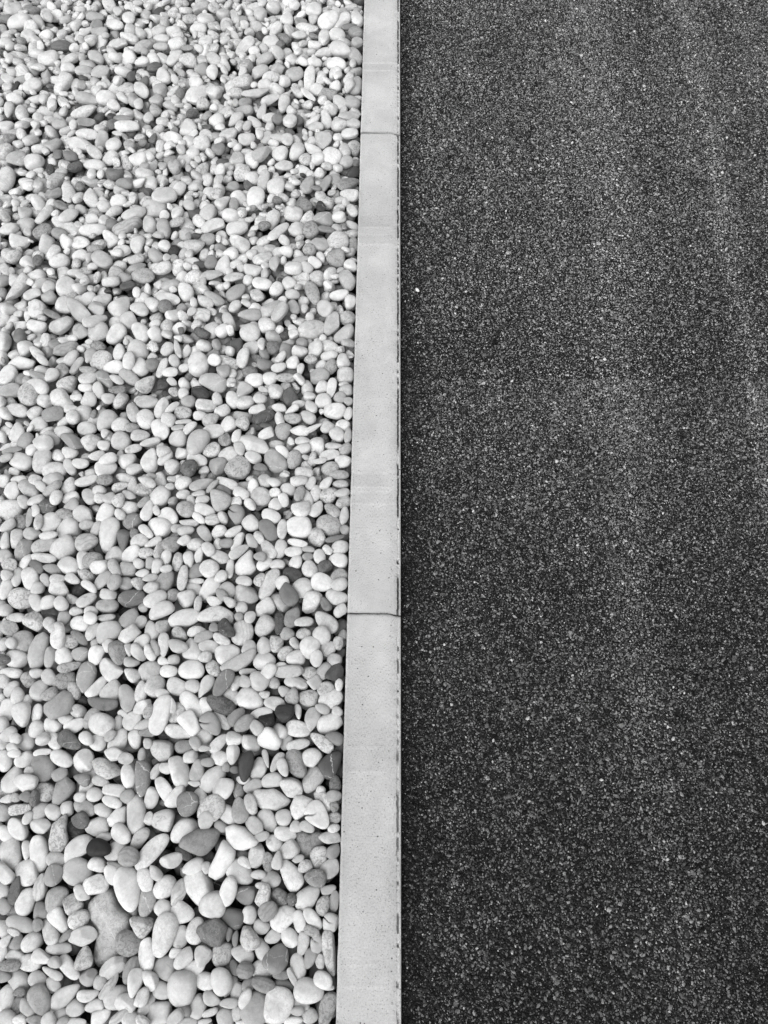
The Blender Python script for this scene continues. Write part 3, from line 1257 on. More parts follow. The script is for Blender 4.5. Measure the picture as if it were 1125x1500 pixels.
(0,900,4.5): '''
60 90 130 95 -5 185 m
105 20 120 60 0 205 s
225 50 130 130 0 210 ma
325 60 80 80 70 212 s
420 30 110 80 60 180 s
530 62 125 100 0 226 s
595 25 90 80 0 222 s
700 25 120 50 10 205 s
850 35 140 110 30 168 s
930 55 90 70 60 181 s
1000 105 130 95 -80 212 s
1080 80 100 85 20 180 s
855 125 170 120 35 212 t #885,55 935,120 900,160 830,195 775,165 800,110
710 115 180 140 40 192 s *large flat mid grey pebble
940 180 110 80 30 215 s
610 115 130 80 55 205 s
525 155 130 60 -40 150 s
455 180 130 85 -5 195 m
385 140 170 90 85 220 s
365 85 100 60 30 210 s
160 178 150 135 0 195 s
255 235 250 130 72 190 x *long grey tombstone-shaped pebble #235,140 290,115 330,145 325,220 300,330 260,360 200,350 180,290 190,220
20 205 70 70 0 215 s
75 190 70 70 0 205 s
110 298 140 115 0 218 s
15 300 70 110 90 130 m
330 280 140 70 80 180 s
420 280 120 115 0 222 x
530 262 110 90 10 175 v
632 268 130 100 65 226 e
715 205 80 85 0 212 s
775 250 160 110 -80 160 m *rough greyish pumice-like stone
850 235 85 55 -80 205 s
910 250 130 75 -50 195 s
990 250 110 75 -60 212 s
1025 215 110 50 -70 165 s
1080 200 150 70 90 205 v
870 313 105 65 0 185 s
725 360 150 130 -40 218 s
460 345 160 65 15 185 m
75 385 145 65 -5 218 s
240 390 90 65 0 205 s
185 430 100 90 -60 180 m
20 440 90 100 60 215 s
75 490 120 80 45 205 s
115 535 110 85 80 212 s
325 415 110 90 -40 195 s
425 440 155 110 15 175 m
570 415 200 115 75 168 v *long grey pebble with a thin vein
645 480 180 85 45 222 s
740 505 160 120 55 205 t
870 395 110 90 -30 212 s
990 370 150 120 35 192 s
1080 310 80 55 -20 222 s
1115 375 110 80 0 225 s
1025 470 150 120 50 208 s
930 510 140 80 80 218 s
840 550 180 110 -75 192 s
260 500 140 115 50 205 s
325 530 120 85 20 175 m
490 505 110 75 -70 195 m
545 570 70 60 0 70 mu
390 595 240 150 40 172 s *flat grey potato-shaped pebble #290,600 330,570 425,500 480,520 492,580 465,650 400,680 335,700 290,650
675 590 190 85 -10 128 sc *dark grey canoe-shaped pebble
515 640 95 95 0 205 o
50 630 150 90 75 220 s
180 575 90 60 60 212 s
245 655 130 70 75 215 s
145 660 160 125 80 218 v
245 755 120 100 60 218 s
15 730 110 90 -70 208 s
340 735 110 100 -60 218 s
430 690 100 75 -15 215 s
495 735 140 85 25 222 s
605 685 150 90 55 180 s
670 725 155 145 0 222 s *perfectly round white pebble
780 720 110 60 88 180 s
875 700 140 100 40 215 s
810 655 70 45 -20 218 s
940 610 130 90 40 212 s
980 640 100 70 70 195 m
1055 660 260 120 72 220 s *longest smooth white pebble
1070 520 90 60 0 210 s
985 775 140 65 5 150 ba
940 730 130 60 25 190 s
890 820 125 90 90 226 e
780 835 180 110 60 218 s
645 845 110 105 -20 215 s
570 820 100 80 -50 215 s
460 835 160 110 -30 120 m *dark pebble with a pale blotch
365 835 120 90 -50 222 s
175 840 115 105 -10 218 s
280 825 100 80 30 205 s
100 820 80 80 50 212 s
20 850 80 80 0 205 s
60 790 110 80 40 205 s
85 875 80 60 0 205 s
725 800 90 60 50 190 s
975 850 60 70 0 190 s
1065 885 140 140 20 208 s
''',
(250,900,4.5): '''
95 25 210 110 15 220 s
295 0 230 110 6 212 s *long pale bolster-shaped pebble
520 20 90 70 60 205 s
450 15 60 60 0 170 s
620 80 145 115 50 195 e
715 60 140 65 85 95 mx *dark mottled upright chip
800 20 140 95 60 150 s
880 50 125 60 8 205 s
1025 50 170 110 -45 205 s
475 120 160 140 85 200 b
365 100 130 90 -50 95 m *black and white crusted stone
290 90 70 60 0 160 s
170 108 120 60 15 222 s
216 145 130 65 20 170 s
60 130 110 80 -40 200 m
335 165 120 65 -30 215 s
250 213 130 80 -5 208 s
135 240 150 120 -75 208 s
45 210 130 85 -20 195 s
225 280 90 70 10 215 s
20 300 80 70 0 185 s
455 315 250 85 30 185 c *curved grey banana-shaped pebble
520 220 110 90 70 205 s
380 262 165 130 15 224 s *white lemon-shaped pebble
615 205 110 100 -85 195 s
695 195 110 90 80 200 m
765 125 90 80 0 170 s
880 130 95 70 0 195 m
995 140 120 110 -60 205 s
915 210 140 120 50 212 s
820 195 90 55 -55 205 s
755 255 110 80 50 200 m
1040 225 110 95 30 195 v
1105 190 60 90 0 190 m
825 290 120 90 10 225 s
960 290 110 80 75 210 s
1080 300 90 80 10 190 s
140 365 165 120 0 218 s
280 355 120 85 -60 202 m
620 310 140 115 10 215 s
640 380 130 85 45 214 s
510 375 110 40 8 200 s
730 340 80 50 0 222 s
780 375 175 80 5 180 s
345 455 200 100 58 140 v *dark grey pebble with scratched cracks
1080 390 130 95 35 95 a *dark angular stone against the kerb
1010 370 120 80 60 180 s
920 390 100 90 0 200 m
45 480 110 140 75 218 s
145 475 100 90 0 205 s
230 480 160 80 60 210 a
580 440 130 120 -20 195 s
490 445 90 75 0 190 s
425 455 110 70 60 212 s
830 450 145 85 -15 215 s
680 450 80 70 -80 190 s
685 510 80 60 0 60 u
745 505 70 80 50 190 s
950 450 90 80 40 200 x
1020 490 110 80 30 190 m
1110 465 50 80 0 212 s
145 600 200 110 -50 218 s
405 545 120 100 -50 222 x
530 560 175 140 -20 228 s *large blunt snow-white pebble
800 535 110 90 80 180 m
910 550 120 115 0 195 m
1055 560 160 120 30 222 s
690 590 145 90 -15 205 s
620 530 70 50 0 205 s
235 600 110 80 -70 215 s
330 595 190 110 -25 112 m *dark streaky pebble
45 655 140 100 60 205 m
130 720 160 120 -60 226 x *white pillow-shaped pebble
5 600 100 60 90 215 s
595 650 150 65 15 212 s
430 675 140 85 50 145 s
335 695 150 70 -55 205 b
270 720 160 120 -50 165 o *grey pebble with a pale chipped face
485 720 140 90 35 160 s
640 705 110 90 0 28 m *jet black crumbly lump
750 655 120 110 0 55 xb *black cube-like stone
840 640 100 45 -85 205 s
930 690 150 95 70 200 s
1045 715 165 125 30 222 s
1000 625 100 60 -20 180 s
565 745 100 80 -45 195 s
720 765 110 80 -50 200 s
840 755 160 105 -10 218 s
50 775 180 90 -15 212 s
215 805 115 110 0 205 s
995 840 170 85 -40 208 m
1080 815 120 80 -20 140 s
760 840 90 110 0 175 u
655 825 155 130 -40 220 s
525 845 130 100 -60 220 s
420 820 110 100 0 218 s
315 850 150 75 45 212 s
100 870 140 80 10 150 s
165 850 90 70 -60 180 s
840 860 150 70 15 200 s
225 885 80 40 0 215 s
1100 640 70 60 0 195 s
''',
(0,1100,4.5): '''
165 55 135 100 15 220 s
30 65 120 130 0 222 s
95 15 90 60 0 220 s
410 50 150 100 -25 218 s
285 110 175 155 -60 150 s *large round dark grey pebble
555 65 155 130 70 222 s
700 120 190 130 -35 200 m *oblong pebble with a crazed surface
755 20 130 80 10 215 s
830 50 95 75 0 200 s
280 10 120 50 10 222 s
850 160 175 100 88 226 s
935 25 90 50 88 170 s
945 180 230 100 90 148 v *upright grey spear-shaped pebble
1025 135 110 55 60 205 s
1095 110 90 80 0 210 s
90 185 190 135 70 212 s
170 215 150 115 15 220 s
200 130 70 60 0 205 s
395 155 110 80 30 165 s
295 268 130 125 20 190 m
420 260 200 150 55 165 t *broad dull grey wedge pebble #440,165 495,215 500,255 455,310 380,365 340,350 345,290 370,210
585 205 190 90 65 222 u
540 185 110 85 -10 145 t
665 200 110 70 -20 200 s
750 262 145 90 -5 210 s
625 290 105 95 10 212 s
740 335 130 75 -20 215 s
840 300 100 90 40 170 s
925 260 100 80 0 200 u
1000 310 135 90 80 208 s
1080 250 170 90 -60 222 s
530 305 80 65 0 210 s
560 375 145 95 -25 180 s
445 378 100 90 40 210 s
350 400 110 95 -50 215 s
135 385 150 70 10 215 mx
265 400 130 90 60 185 s
20 410 110 100 30 180 s
40 320 90 55 20 215 s
170 300 85 70 0 145 s
105 310 60 70 80 185 m
225 310 110 60 80 130 m
185 440 100 60 50 210 s
270 495 135 100 0 205 s
120 515 155 105 -60 220 s
490 520 150 110 -40 72 mu
385 545 260 115 75 200 ma *tall pale stone with a flaking edge #345,480 430,412 448,430 440,520 455,600 405,668 330,660 320,600
535 455 115 105 -30 112 m *dark knobbly pebble
640 505 150 125 20 192 v
680 390 120 90 -40 212 s
775 440 150 120 40 226 a #770,375 835,360 830,470 790,500 720,500 700,450
900 415 250 120 90 198 s *tall smooth pale grey pebble
980 445 90 60 80 215 a
1070 455 150 140 0 198 s
35 545 120 90 -40 215 s
175 655 125 60 88 222 s
75 680 210 140 -85 210 e
260 675 230 125 -85 226 s *tall white bean-shaped pebble
370 720 130 110 -10 205 s
510 640 230 120 38 218 s
690 570 110 60 15 210 s
655 640 150 120 0 32 s *black oval pebble
765 660 160 110 38 195 s
800 550 140 110 -50 208 s
915 580 170 85 48 192 s
850 695 140 120 30 165 b *ringed grey pebble
1000 660 290 110 48 215 s *very long slanting pale pebble
1025 805 120 75 -60 205 s
755 750 100 40 -15 150 s
745 820 150 100 -70 215 s
645 745 120 95 -5 222 s
515 795 200 180 10 200 s
180 805 170 130 80 226 s
355 820 150 105 60 165 v
30 800 150 100 -60 205 s
960 850 170 100 -75 222 s
''',
(250,1100,4.5): '''
40 305 170 100 50 222 s
60 135 210 125 -75 215 s
130 40 100 75 20 200 s
175 130 150 90 75 180 s
245 75 90 60 0 170 s
325 48 115 95 0 222 s
410 25 130 85 85 210 s
495 100 200 90 80 75 b *glossy black splinter-like pebble
580 120 150 100 70 205 s
630 50 120 40 -75 200 s
700 75 140 60 60 195 s
740 110 120 70 -70 210 s
825 85 190 120 -70 160 m *pockmarked grey pebble
930 45 130 120 10 215 s
935 190 180 120 60 185 e
1055 85 190 130 60 102 v *dark white-flecked stone against the kerb
155 215 80 40 -10 200 s
275 185 200 120 48 205 s
350 245 150 125 50 215 s
450 260 110 70 85 150 s
480 190 90 60 10 200 s
545 230 130 80 20 190 s
670 192 140 95 15 205 s
370 110 60 60 0 170 s
420 125 55 50 0 130 s
200 300 110 80 -60 205 s
115 350 160 135 70 140 v *round dark pebble with a white nick
795 240 160 115 -30 212 s
660 320 270 130 -12 224 c *large white kidney-shaped pebble #535,290 560,250 620,255 680,245 715,265 795,325 770,360 690,395 600,385 545,340
860 375 180 150 60 226 t *white rounded arrowhead pebble #820,295 870,290 940,320 935,360 890,420 825,465 790,420 785,370
990 255 60 50 0 210 s
1010 325 150 95 -55 210 m
1085 220 120 75 90 130 m
1083 300 100 80 0 165 s
380 420 150 110 -40 212 s
460 390 165 115 -85 170 s
530 350 130 80 -70 195 s
270 380 200 150 50 200 m
235 455 130 100 80 195 s
85 520 200 130 40 215 s
330 500 90 70 -40 160 s
195 590 285 175 20 148 ta *largest dark grey three-cornered pebble #55,615 75,570 180,510 320,500 335,530 310,600 240,680 195,695 120,665 60,630
641 460 160 110 -60 205 s
745 440 110 100 80 205 s
555 495 135 105 -40 190 s
600 565 100 60 20 190 s
470 565 240 140 -30 225 e *big white duck-egg pebble #365,500 420,480 490,500 585,595 560,625 490,655 430,650 375,600
755 548 140 95 -5 222 s
830 500 80 80 0 200 s
900 500 100 70 -20 195 s
965 430 190 140 -65 222 o *white pebble split by a dark crack
905 610 200 170 30 165 mu *heart-shaped grey pebble #820,540 870,520 920,545 970,525 1010,545 1020,620 960,640 910,710 870,705 830,640
680 610 110 95 -40 215 s
1055 570 140 80 0 200 s
1075 510 80 60 20 210 s
1083 440 90 70 0 195 m
1074 660 110 80 60 155 s
975 705 155 110 80 205 m
780 655 140 110 40 205 s
480 690 90 73 0 140 su
570 690 160 110 70 208 s
335 715 300 150 62 222 s *great long white pebble #340,585 375,600 430,660 425,720 350,830 300,855 250,820 255,770 300,680
491 735 100 60 -40 205 s
460 800 190 145 -40 222 s
640 735 130 75 88 165 m
705 720 120 70 80 195 s
1060 780 150 110 40 185 s
885 760 100 80 40 195 m
955 835 140 115 -20 150 m
840 710 80 50 20 195 s
790 815 210 130 -60 226 s *white oval pebble facing the dark round one
665 845 120 110 -20 190 s
150 765 150 100 25 215 s
5 725 150 95 20 216 s
580 815 100 60 0 190 s
90 680 130 70 -30 90 mu
235 770 60 80 0 200 s
600 890 80 50 0 205 s
1080 370 60 70 0 150 m
''',
(0,1300,4.5): '''
20 20 120 100 90 215 s
30 120 90 110 0 165 s
100 20 190 75 75 110 m
165 95 190 120 65 228 s
265 0 180 90 75 200 b
275 155 120 110 20 155 s
365 75 190 130 50 188 s
480 105 130 110 55 205 mx
535 40 120 90 -40 215 s
630 -15 175 125 35 230 a
715 260 540 290 80 197 qvua *huge flat veined slab #690,8 740,4 762,60 790,125 868,178 862,285 880,330 850,420 790,450 720,500 655,525 618,470 628,400 645,320 632,250 600,200 575,120 610,70
845 10 290 170 -85 228 e *big white egg pebble on the slab
968 100 190 110 75 178 v
1075 135 120 110 80 210 s
1085 0 170 130 40 222 s
925 245 150 150 0 205 mt
850 370 185 165 0 163 m *round grey gritty pebble on the slab
970 445 220 105 88 225 s
1080 310 290 150 70 222 e *big white pear-shaped pebble
1090 525 170 150 60 175 s
990 605 135 95 -60 218 s
865 545 190 90 65 160 b
890 630 190 95 78 226 s
745 525 200 110 42 210 a *pale jagged-edged pebble
722 650 200 60 55 200 ba
435 320 110 50 35 150 s
390 220 165 110 -65 230 x *white soap-bar pebble
520 210 150 115 45 222 m
546 320 190 120 30 203 a
330 295 170 100 -70 205 s
250 245 85 70 80 165 s
140 240 195 105 -15 180 s *grey sausage-shaped pebble
90 295 85 50 -15 205 s
40 350 100 60 50 220 s
115 355 110 80 60 165 s
210 360 160 110 40 215 s
390 400 165 80 5 200 s
555 465 165 115 70 203 m
95 450 120 80 10 222 s
10 430 130 80 70 225 s
200 495 150 115 0 222 s
285 465 140 100 -20 218 a
365 495 80 80 0 190 s
455 530 180 95 -55 226 x
60 515 150 80 0 165 m
345 565 140 60 -30 220 s
115 615 170 140 -50 195 s
250 605 120 105 20 200 s
350 640 110 85 -35 222 s
575 590 130 115 0 185 a
655 630 110 80 60 190 s
20 590 100 80 0 170 s
35 735 190 120 75 215 s
130 690 90 60 20 150 m
115 775 130 65 75 160 m
180 790 130 100 -70 190 s
265 740 200 140 -75 168 s *smooth grey egg pebble
430 715 230 115 42 215 s *long pale torpedo pebble
580 715 140 80 10 226 c
780 725 200 150 20 205 s
830 765 140 130 0 215 s
500 795 125 110 60 200 e
620 785 135 85 25 205 s
660 855 160 100 40 225 s
970 780 160 70 55 205 s
940 725 135 85 65 215 s
1075 680 130 115 0 195 s
1050 825 160 140 45 205 x
400 835 110 80 20 190 s
50 860 120 110 0 200 s
130 875 90 80 0 222 b
230 875 110 80 0 180 b
325 880 110 90 80 205 s
415 884 90 60 30 180 s
500 890 130 60 0 212 s
790 850 160 60 35 200 b
855 870 110 110 80 215 s
940 880 110 70 -40 215 b
''',
(250,1300,4.5): '''
55 30 190 90 65 205 ba
190 5 240 175 -75 222 e
275 115 180 160 30 205 s
380 25 190 105 75 225 s
605 60 170 90 80 213 ma
490 50 135 120 -20 138 v *dark round pebble with fine scratches
720 60 115 110 0 150 m
800 80 70 90 0 120 m
905 65 190 130 45 203 s
1005 115 140 85 70 185 m
1080 90 140 60 85 150 s
1040 15 100 60 10 170 s
165 285 175 120 80 222 s
75 170 155 150 0 225 s
410 200 150 130 -30 112 x *dark grey squared pebble
275 285 190 185 -40 130 ma *rough dark crystalline stone
520 180 120 95 75 212 s
640 155 140 110 60 165 b
740 200 190 130 50 226 s
850 225 150 80 -80 215 s
935 205 160 85 -50 222 s
1055 235 130 100 80 200 o *cracked blocky pale stone at the kerb
600 260 105 95 -30 195 s
600 400 150 95 -70 200 s
475 440 150 115 -30 215 s
515 335 165 115 -75 205 m *pale kite-shaped pebble with scabs
675 320 110 95 20 210 s
785 330 135 105 -70 218 v
930 290 110 65 -20 180 m
385 310 90 40 85 140 s
425 335 110 40 85 140 s
875 370 155 75 80 190 s
965 370 130 85 90 185 o
1045 430 290 85 -85 205 m *long upright pebble along the kerb
65 325 150 90 80 200 s
35 430 90 70 30 222 s
85 470 160 95 50 215 s
160 530 150 100 30 212 s
210 445 135 115 70 212 s
340 440 160 130 75 190 m
605 545 145 125 -50 205 s
705 470 210 150 60 148 v *dark grey egg pebble with white stripes
495 545 110 110 0 150 b
420 530 110 60 -80 130 b
920 465 140 75 75 165 s
840 520 170 95 -80 218 s
985 490 100 60 -80 210 s
805 590 130 50 -65 195 s
75 665 240 180 80 203 s *very large pale round-ended pebble
225 615 140 120 -20 222 s
390 650 150 70 60 150 s
335 615 180 135 -80 212 s *neat white egg pebble
270 735 125 100 -25 195 s
440 690 135 80 80 195 s
515 640 110 80 60 165 b
610 640 150 100 -20 150 b
750 640 130 90 -15 118 b
730 575 110 60 0 140 s
1035 660 80 40 0 200 s
1005 610 130 105 -40 222 s
910 685 190 170 -20 218 s *big white rounded pebble near the kerb
490 730 140 70 70 220 s
560 800 230 190 70 178 s *very large flat grey pebble
710 775 240 185 80 223 s *large white pebble overlapping a grey one
180 785 170 110 70 210 v
260 825 110 50 25 200 s
365 855 140 115 80 190 s
385 765 120 70 10 185 s
440 835 105 65 90 185 s
90 815 90 80 0 150 s
30 860 130 80 50 195 s
115 885 120 60 0 195 v
855 770 120 80 -20 195 b
915 845 110 105 -40 195 s
1030 800 220 105 75 163 m
835 815 90 60 0 180 s
810 880 120 70 10 217 s
225 885 90 40 10 200 s
475 895 90 40 0 215 s
''',
(220,690,7.14): '''
410 545 200 80 0 215 u
290 950 190 100 80 205 m
235 1300 140 120 60 170 m
''',
(220,500,7.5): '''
190 85 160 140 20 195 s
300 80 200 70 -75 205 s
375 290 120 90 15 210 s
270 225 150 110 -60 200 s
215 340 170 100 5 215 s
240 445 120 80 -40 205 s
375 480 160 110 -70 212 s
260 560 110 90 -40 205 m
365 575 120 110 70 215 s
240 730 180 80 40 222 s
200 860 150 150 0 210 s
365 790 180 140 0 200 m
365 885 180 50 5 215 s
305 950 140 60 10 190 s
430 950 180 90 45 215 s
305 1075 190 180 0 200 v
345 1235 130 130 0 215 x
235 1370 160 150 0 212 s
140 1205 150 130 30 208 s
''',
}


_fwd = np.array([math.sin(YAW) * math.cos(PITCH), math.cos(YAW) * math.cos(PITCH), -math.sin(PITCH)])
_right = np.array([math.cos(YAW), -math.sin(YAW), 0.0])
_up = np.cross(_right, _fwd)
_eye = np.array([CAM_X, 0, CAM_H])


def ray(px, py):
    d = _fwd + _right * (px - 562.5) / FPX - _up * (py - 750.0) / FPX
    return d / np.linalg.norm(d)


def on_plane(px, py, z):
    d = ray(px, py)
    return _eye + d * (z - CAM_H) / d[2]


def project(X):
    q = X - _eye
    return np.array([562.5 + FPX * (q @ _right) / (q @ _fwd), 750.0 - FPX * (q @ _up) / (q @ _fwd)])


def jacobian(X):
    q = X - _eye
    a, b, c = q @ _right, q @ _up, q @ _fwd
    return np.stack([FPX * (_right / c - a * _fwd / c ** 2), -FPX * (_up / c - b * _fwd / c ** 2)])


def ico(sub):
    bm = bmesh.new()
    bmesh.ops.create_icosphere(bm, subdivisions=sub, radius=1.0)
    v = np.array([x.co[:] for x in bm.verts])
    f = np.array([[x.index for x in p.verts] for p in bm.faces])
    bm.free()
    return v, f


ICO = {s: ico(s) for s in (2, 3, 4, 5)}


def lump(v, rng, amp, freq):
    """Smooth pseudo-random displacement of points on the unit sphere."""
    r = np.zeros(len(v))
    for _ in range(5):
        d = rng.normal(size=3)
        d /= np.linalg.norm(d)
        r += np.sin(v @ d * freq * rng.uniform(0.7, 1.4) + rng.uniform(0, 6.28))
    return v * (1 + amp * r / 2.2)[:, None]


def stone_shape(sub, traits, rng):
    """A unit pebble (x long, y wide, z thick) with the outline the traits ask for; returns points, faces, grime per point."""
    v, f = ICO[sub]
    v = v.copy()
    grime = np.zeros(len(v))
    p = 2.03 + abs(rng.normal(0, 0.27))
    if 'x' in traits:
        p = rng.uniform(3.0, 3.9)
    if 't' in traits or 'a' in traits:
        p = 2.3
    v /= ((np.abs(v) ** p).sum(1) ** (1 / p))[:, None]
    q = rng.uniform(2.3, 3.3)                           # water-worn: flat faces above and below, rounded rim
    rho = np.sqrt((v[:, :2] ** 2).sum(1))
    nrm = (rho ** q + np.abs(v[:, 2]) ** q) ** (1 / q)
    v *= (np.sqrt(rho ** 2 + v[:, 2] ** 2) / np.maximum(nrm, 1e-6))[:, None] if 'x' not in traits else 1.0
    v = lump(v, rng, 0.07, 1.8)
    v = lump(v, rng, 0.028, 3.4)
    if 'm' in traits:
        v = lump(v, rng, 0.02, 7.0)
    tp = rng.normal(0, 0.18)
    if 'e' in traits:
        tp = 0.24
    if 't' in traits:
        tp = 0.48 * (1 if rng.random() < 0.5 else -1)
    v[:, 1] *= 1 + tp * v[:, 0]
    v[:, 2] *= 1 + 0.6 * tp * v[:, 0]
    cuts = 0
    if 'a' in traits:
        cuts = 7
    elif 't' in traits:
        cuts = 3
    elif 'k' not in traits and rng.random() < 0.75:
        cuts = rng.integers(1, 5)
    for _ in range(cuts):                               # worn facets
        d = rng.normal(size=3)
        d /= np.linalg.norm(d)
        o = rng.uniform(0.62, 0.88)
        h = v @ d - o
        v -= np.where(h > 0, h * (0.93 if 'a' in traits else 0.75), 0)[:, None] * d
    bend = rng.normal(0, 0.10)
    if 'c' in traits:
        bend = -0.42
    v[:, 1] += bend * (v[:, 0] ** 2 - 0.4)
    if 'o' in traits:                                   # split by an open crack
        a = rng.uniform(0.9, 1.5)
        s = v[:, 0] * math.sin(a) - v[:, 1] * math.cos(a) + 0.06 * np.sin(v[:, 1] * 5) - 0.1
        g = np.exp(-(s / 0.055) ** 2) * np.clip(0.4 + v[:, 1] * 1.2, 0, 1)
        v *= (1 - 0.28 * g)[:, None]
        grime = np.clip(g * 1.1, 0, 0.9)
    ext = np.abs(v).max(0)
    mid = (v.max(0) + v.min(0)) / 2
    half = (v.max(0) - v.min(0)) / 2
    v = (v - mid) / half
    return v, f, grime


def to_outline(v, poly, rng):
    """A flat-topped, round-rimmed stone whose plan follows a closed polygon (in units of the stone's half length and half width)."""
    v = v.copy()
    th = np.linspace(-math.pi, math.pi, 181)
    rad = np.zeros(181)
    n = len(poly)
    for i, a in enumerate(th):
        u = np.array([math.cos(a), math.sin(a)])
        for k in range(n):
            p, e = poly[k], poly[(k + 1) % n] - poly[k]
            den = u[0] * e[1] - u[1] * e[0]
            if abs(den) < 1e-9:
                continue
            s = (p[0] * e[1] - p[1] * e[0]) / den
            w = (p[0] * u[1] - p[1] * u[0]) / den
            if s > 0 and -1e-6 <= w <= 1 + 1e-6:
                rad[i] = max(rad[i], s)
    ker = np.hanning(11)
    ker /= ker.sum()
    rad = np.convolve(np.concatenate([rad[-11:-1], rad, rad[1:11]]), ker, 'same')[10:-10]
    rho = np.sqrt((v[:, :2] ** 2).sum(1))
    q = 3.0
    sc = 1 / np.maximum((rho ** q + np.abs(v[:, 2]) ** q) ** (1 / q), 1e-6)
    v *= sc[:, None]
    v[:, :2] *= np.interp(np.arctan2(v[:, 1], v[:, 0]), th, rad)[:, None]
    return lump(v, rng, 0.018, 2.6)


# the height field on which the stones are stacked, 2 mm cells
CELL = 0.002
GX0, GX1, GY0, GY1 = -1.34, -KERB_W - 0.0008, -0.50, 2.22
NX, NY = int((GX1 - GX0) / CELL), int((GY1 - GY0) / CELL)
H = np.full((NX, NY), -0.058)
TAKEN = np.zeros((NX, NY), dtype=bool)                  # cells covered by stones placed by hand
CX = GX0 + (np.arange(NX) + 0.5) * CELL
CY = GY0 + (np.arange(NY) + 0.5) * CELL


def footprint(x, y, M):
    rx, ry = math.sqrt(M[0, 0]), math.sqrt(M[1, 1])
    i0, i1 = max(0, int((x - rx - GX0) / CELL)), min(NX, int((x + rx - GX0) / CELL) + 1)
    j0, j1 = max(0, int((y - ry - GY0) / CELL)), min(NY, int((y + ry - GY0) / CELL) + 1)
    if i1 <= i0 or j1 <= j0:
        return None
    dx, dy = np.meshgrid(CX[i0:i1] - x, CY[j0:j1] - y, indexing='ij')
    Mi = np.linalg.inv(M[:2, :2])
    q = Mi[0, 0] * dx * dx + 2 * Mi[0, 1] * dx * dy + Mi[1, 1] * dy * dy
    w = Mi @ M[:2, 2]
    midz = w[0] * dx + w[1] * dy
    t = math.sqrt(max(1e-9, M[2, 2] - M[:2, 2] @ Mi @ M[:2, 2])) * np.sqrt(np.clip(1 - q, 0, 1))
    return slice(i0, i1), slice(j0, j1), q, midz, t


def rest_height(x, y, M, give=94):
    fp = footprint(x, y, M)
    if fp is None:
        return None
    si, sj, q, midz, t = fp
    ins = q < 0.82
    if ins.sum() < 3:
        return None
    need = H[si, sj][ins] - (midz - t)[ins]
    return np.percentile(need, give)


def stamp(x, y, z, M, hand=False):
    fp = footprint(x, y, M)
    if fp is None:
        return
    si, sj, q, midz, t = fp
    ins = q < 1
    top = z + midz + t
    H[si, sj] = np.where(ins & (top > H[si, sj]), top, H[si, sj])
    if hand:
        TAKEN[si, sj] |= ins


def frame(n, ax):
    a = ax - n * (ax @ n)
    a /= np.linalg.norm(a)
    return np.stack([a, np.cross(n, a), n], 1)


def tone_of(g):
    return min(0.80, lin(g) * TONE_GAIN)


TONE_GAIN = 0.84
STONES = []      # every pebble: dict(pos, R, r, tone, traits, sub, rank ...)


def random_stone(rng, length):
    asp = rng.uniform(1.08, 1.75)
    thick = rng.uniform(0.48, 0.75)
    r = np.array([length / 2, length / 2 / asp, length / 2 / asp * thick * 1.15])
    n = np.array([rng.normal(0, 0.34), rng.normal(0, 0.34), 1.0])
    n /= np.linalg.norm(n)
    a = rng.uniform(0, math.pi)
    R = frame(n, np.array([math.cos(a), math.sin(a), 0]))
    return r, R, R @ np.diag(r ** 2) @ R.T


def random_look(rng):
    u = rng.random()
    g = (rng.normal(217, 7) if u < 0.72 else rng.normal(197, 10) if u < 0.90 else rng.normal(165, 14) if u < 0.96 else rng.normal(100, 24))
    w = rng.random()
    tr = 'm' if w < 0.14 else 'a' if w < 0.22 else 'v' if w < 0.28 else 'b' if w < 0.32 else 's'
    if rng.random() < 0.12:
        tr += 'x'
    return float(np.clip(g, 40, 228)), tr


def left_limit(y):
    return -(0.60 + 0.235 * (y + 0.25)) - 0.10


# 1. the lower layer
for jy in np.arange(GY0, GY1, 0.0205):
    for jx in np.arange(-1.33, -0.085, 0.0225):
        x, y = jx + RNG.uniform(-0.009, 0.009), jy + RNG.uniform(-0.009, 0.009)
        if x < left_limit(y):
            continue
        r, R, M = random_stone(RNG, RNG.uniform(0.020, 0.033))
        x = min(x, -KERB_W - 0.001 - math.sqrt(M[0, 0]))
        z = -0.0435 + RNG.uniform(-0.004, 0.0035)
        g, tr = random_look(RNG)
        STONES.append(dict(pos=np.array([x, y, z]), R=R, r=r, tone=max(50, 0.74 * g), traits=tr, sub=2, rng=int(RNG.integers(1e9))))  # lower stones toned down: shade of the gaps painted into them
        stamp(x, y, z, M)

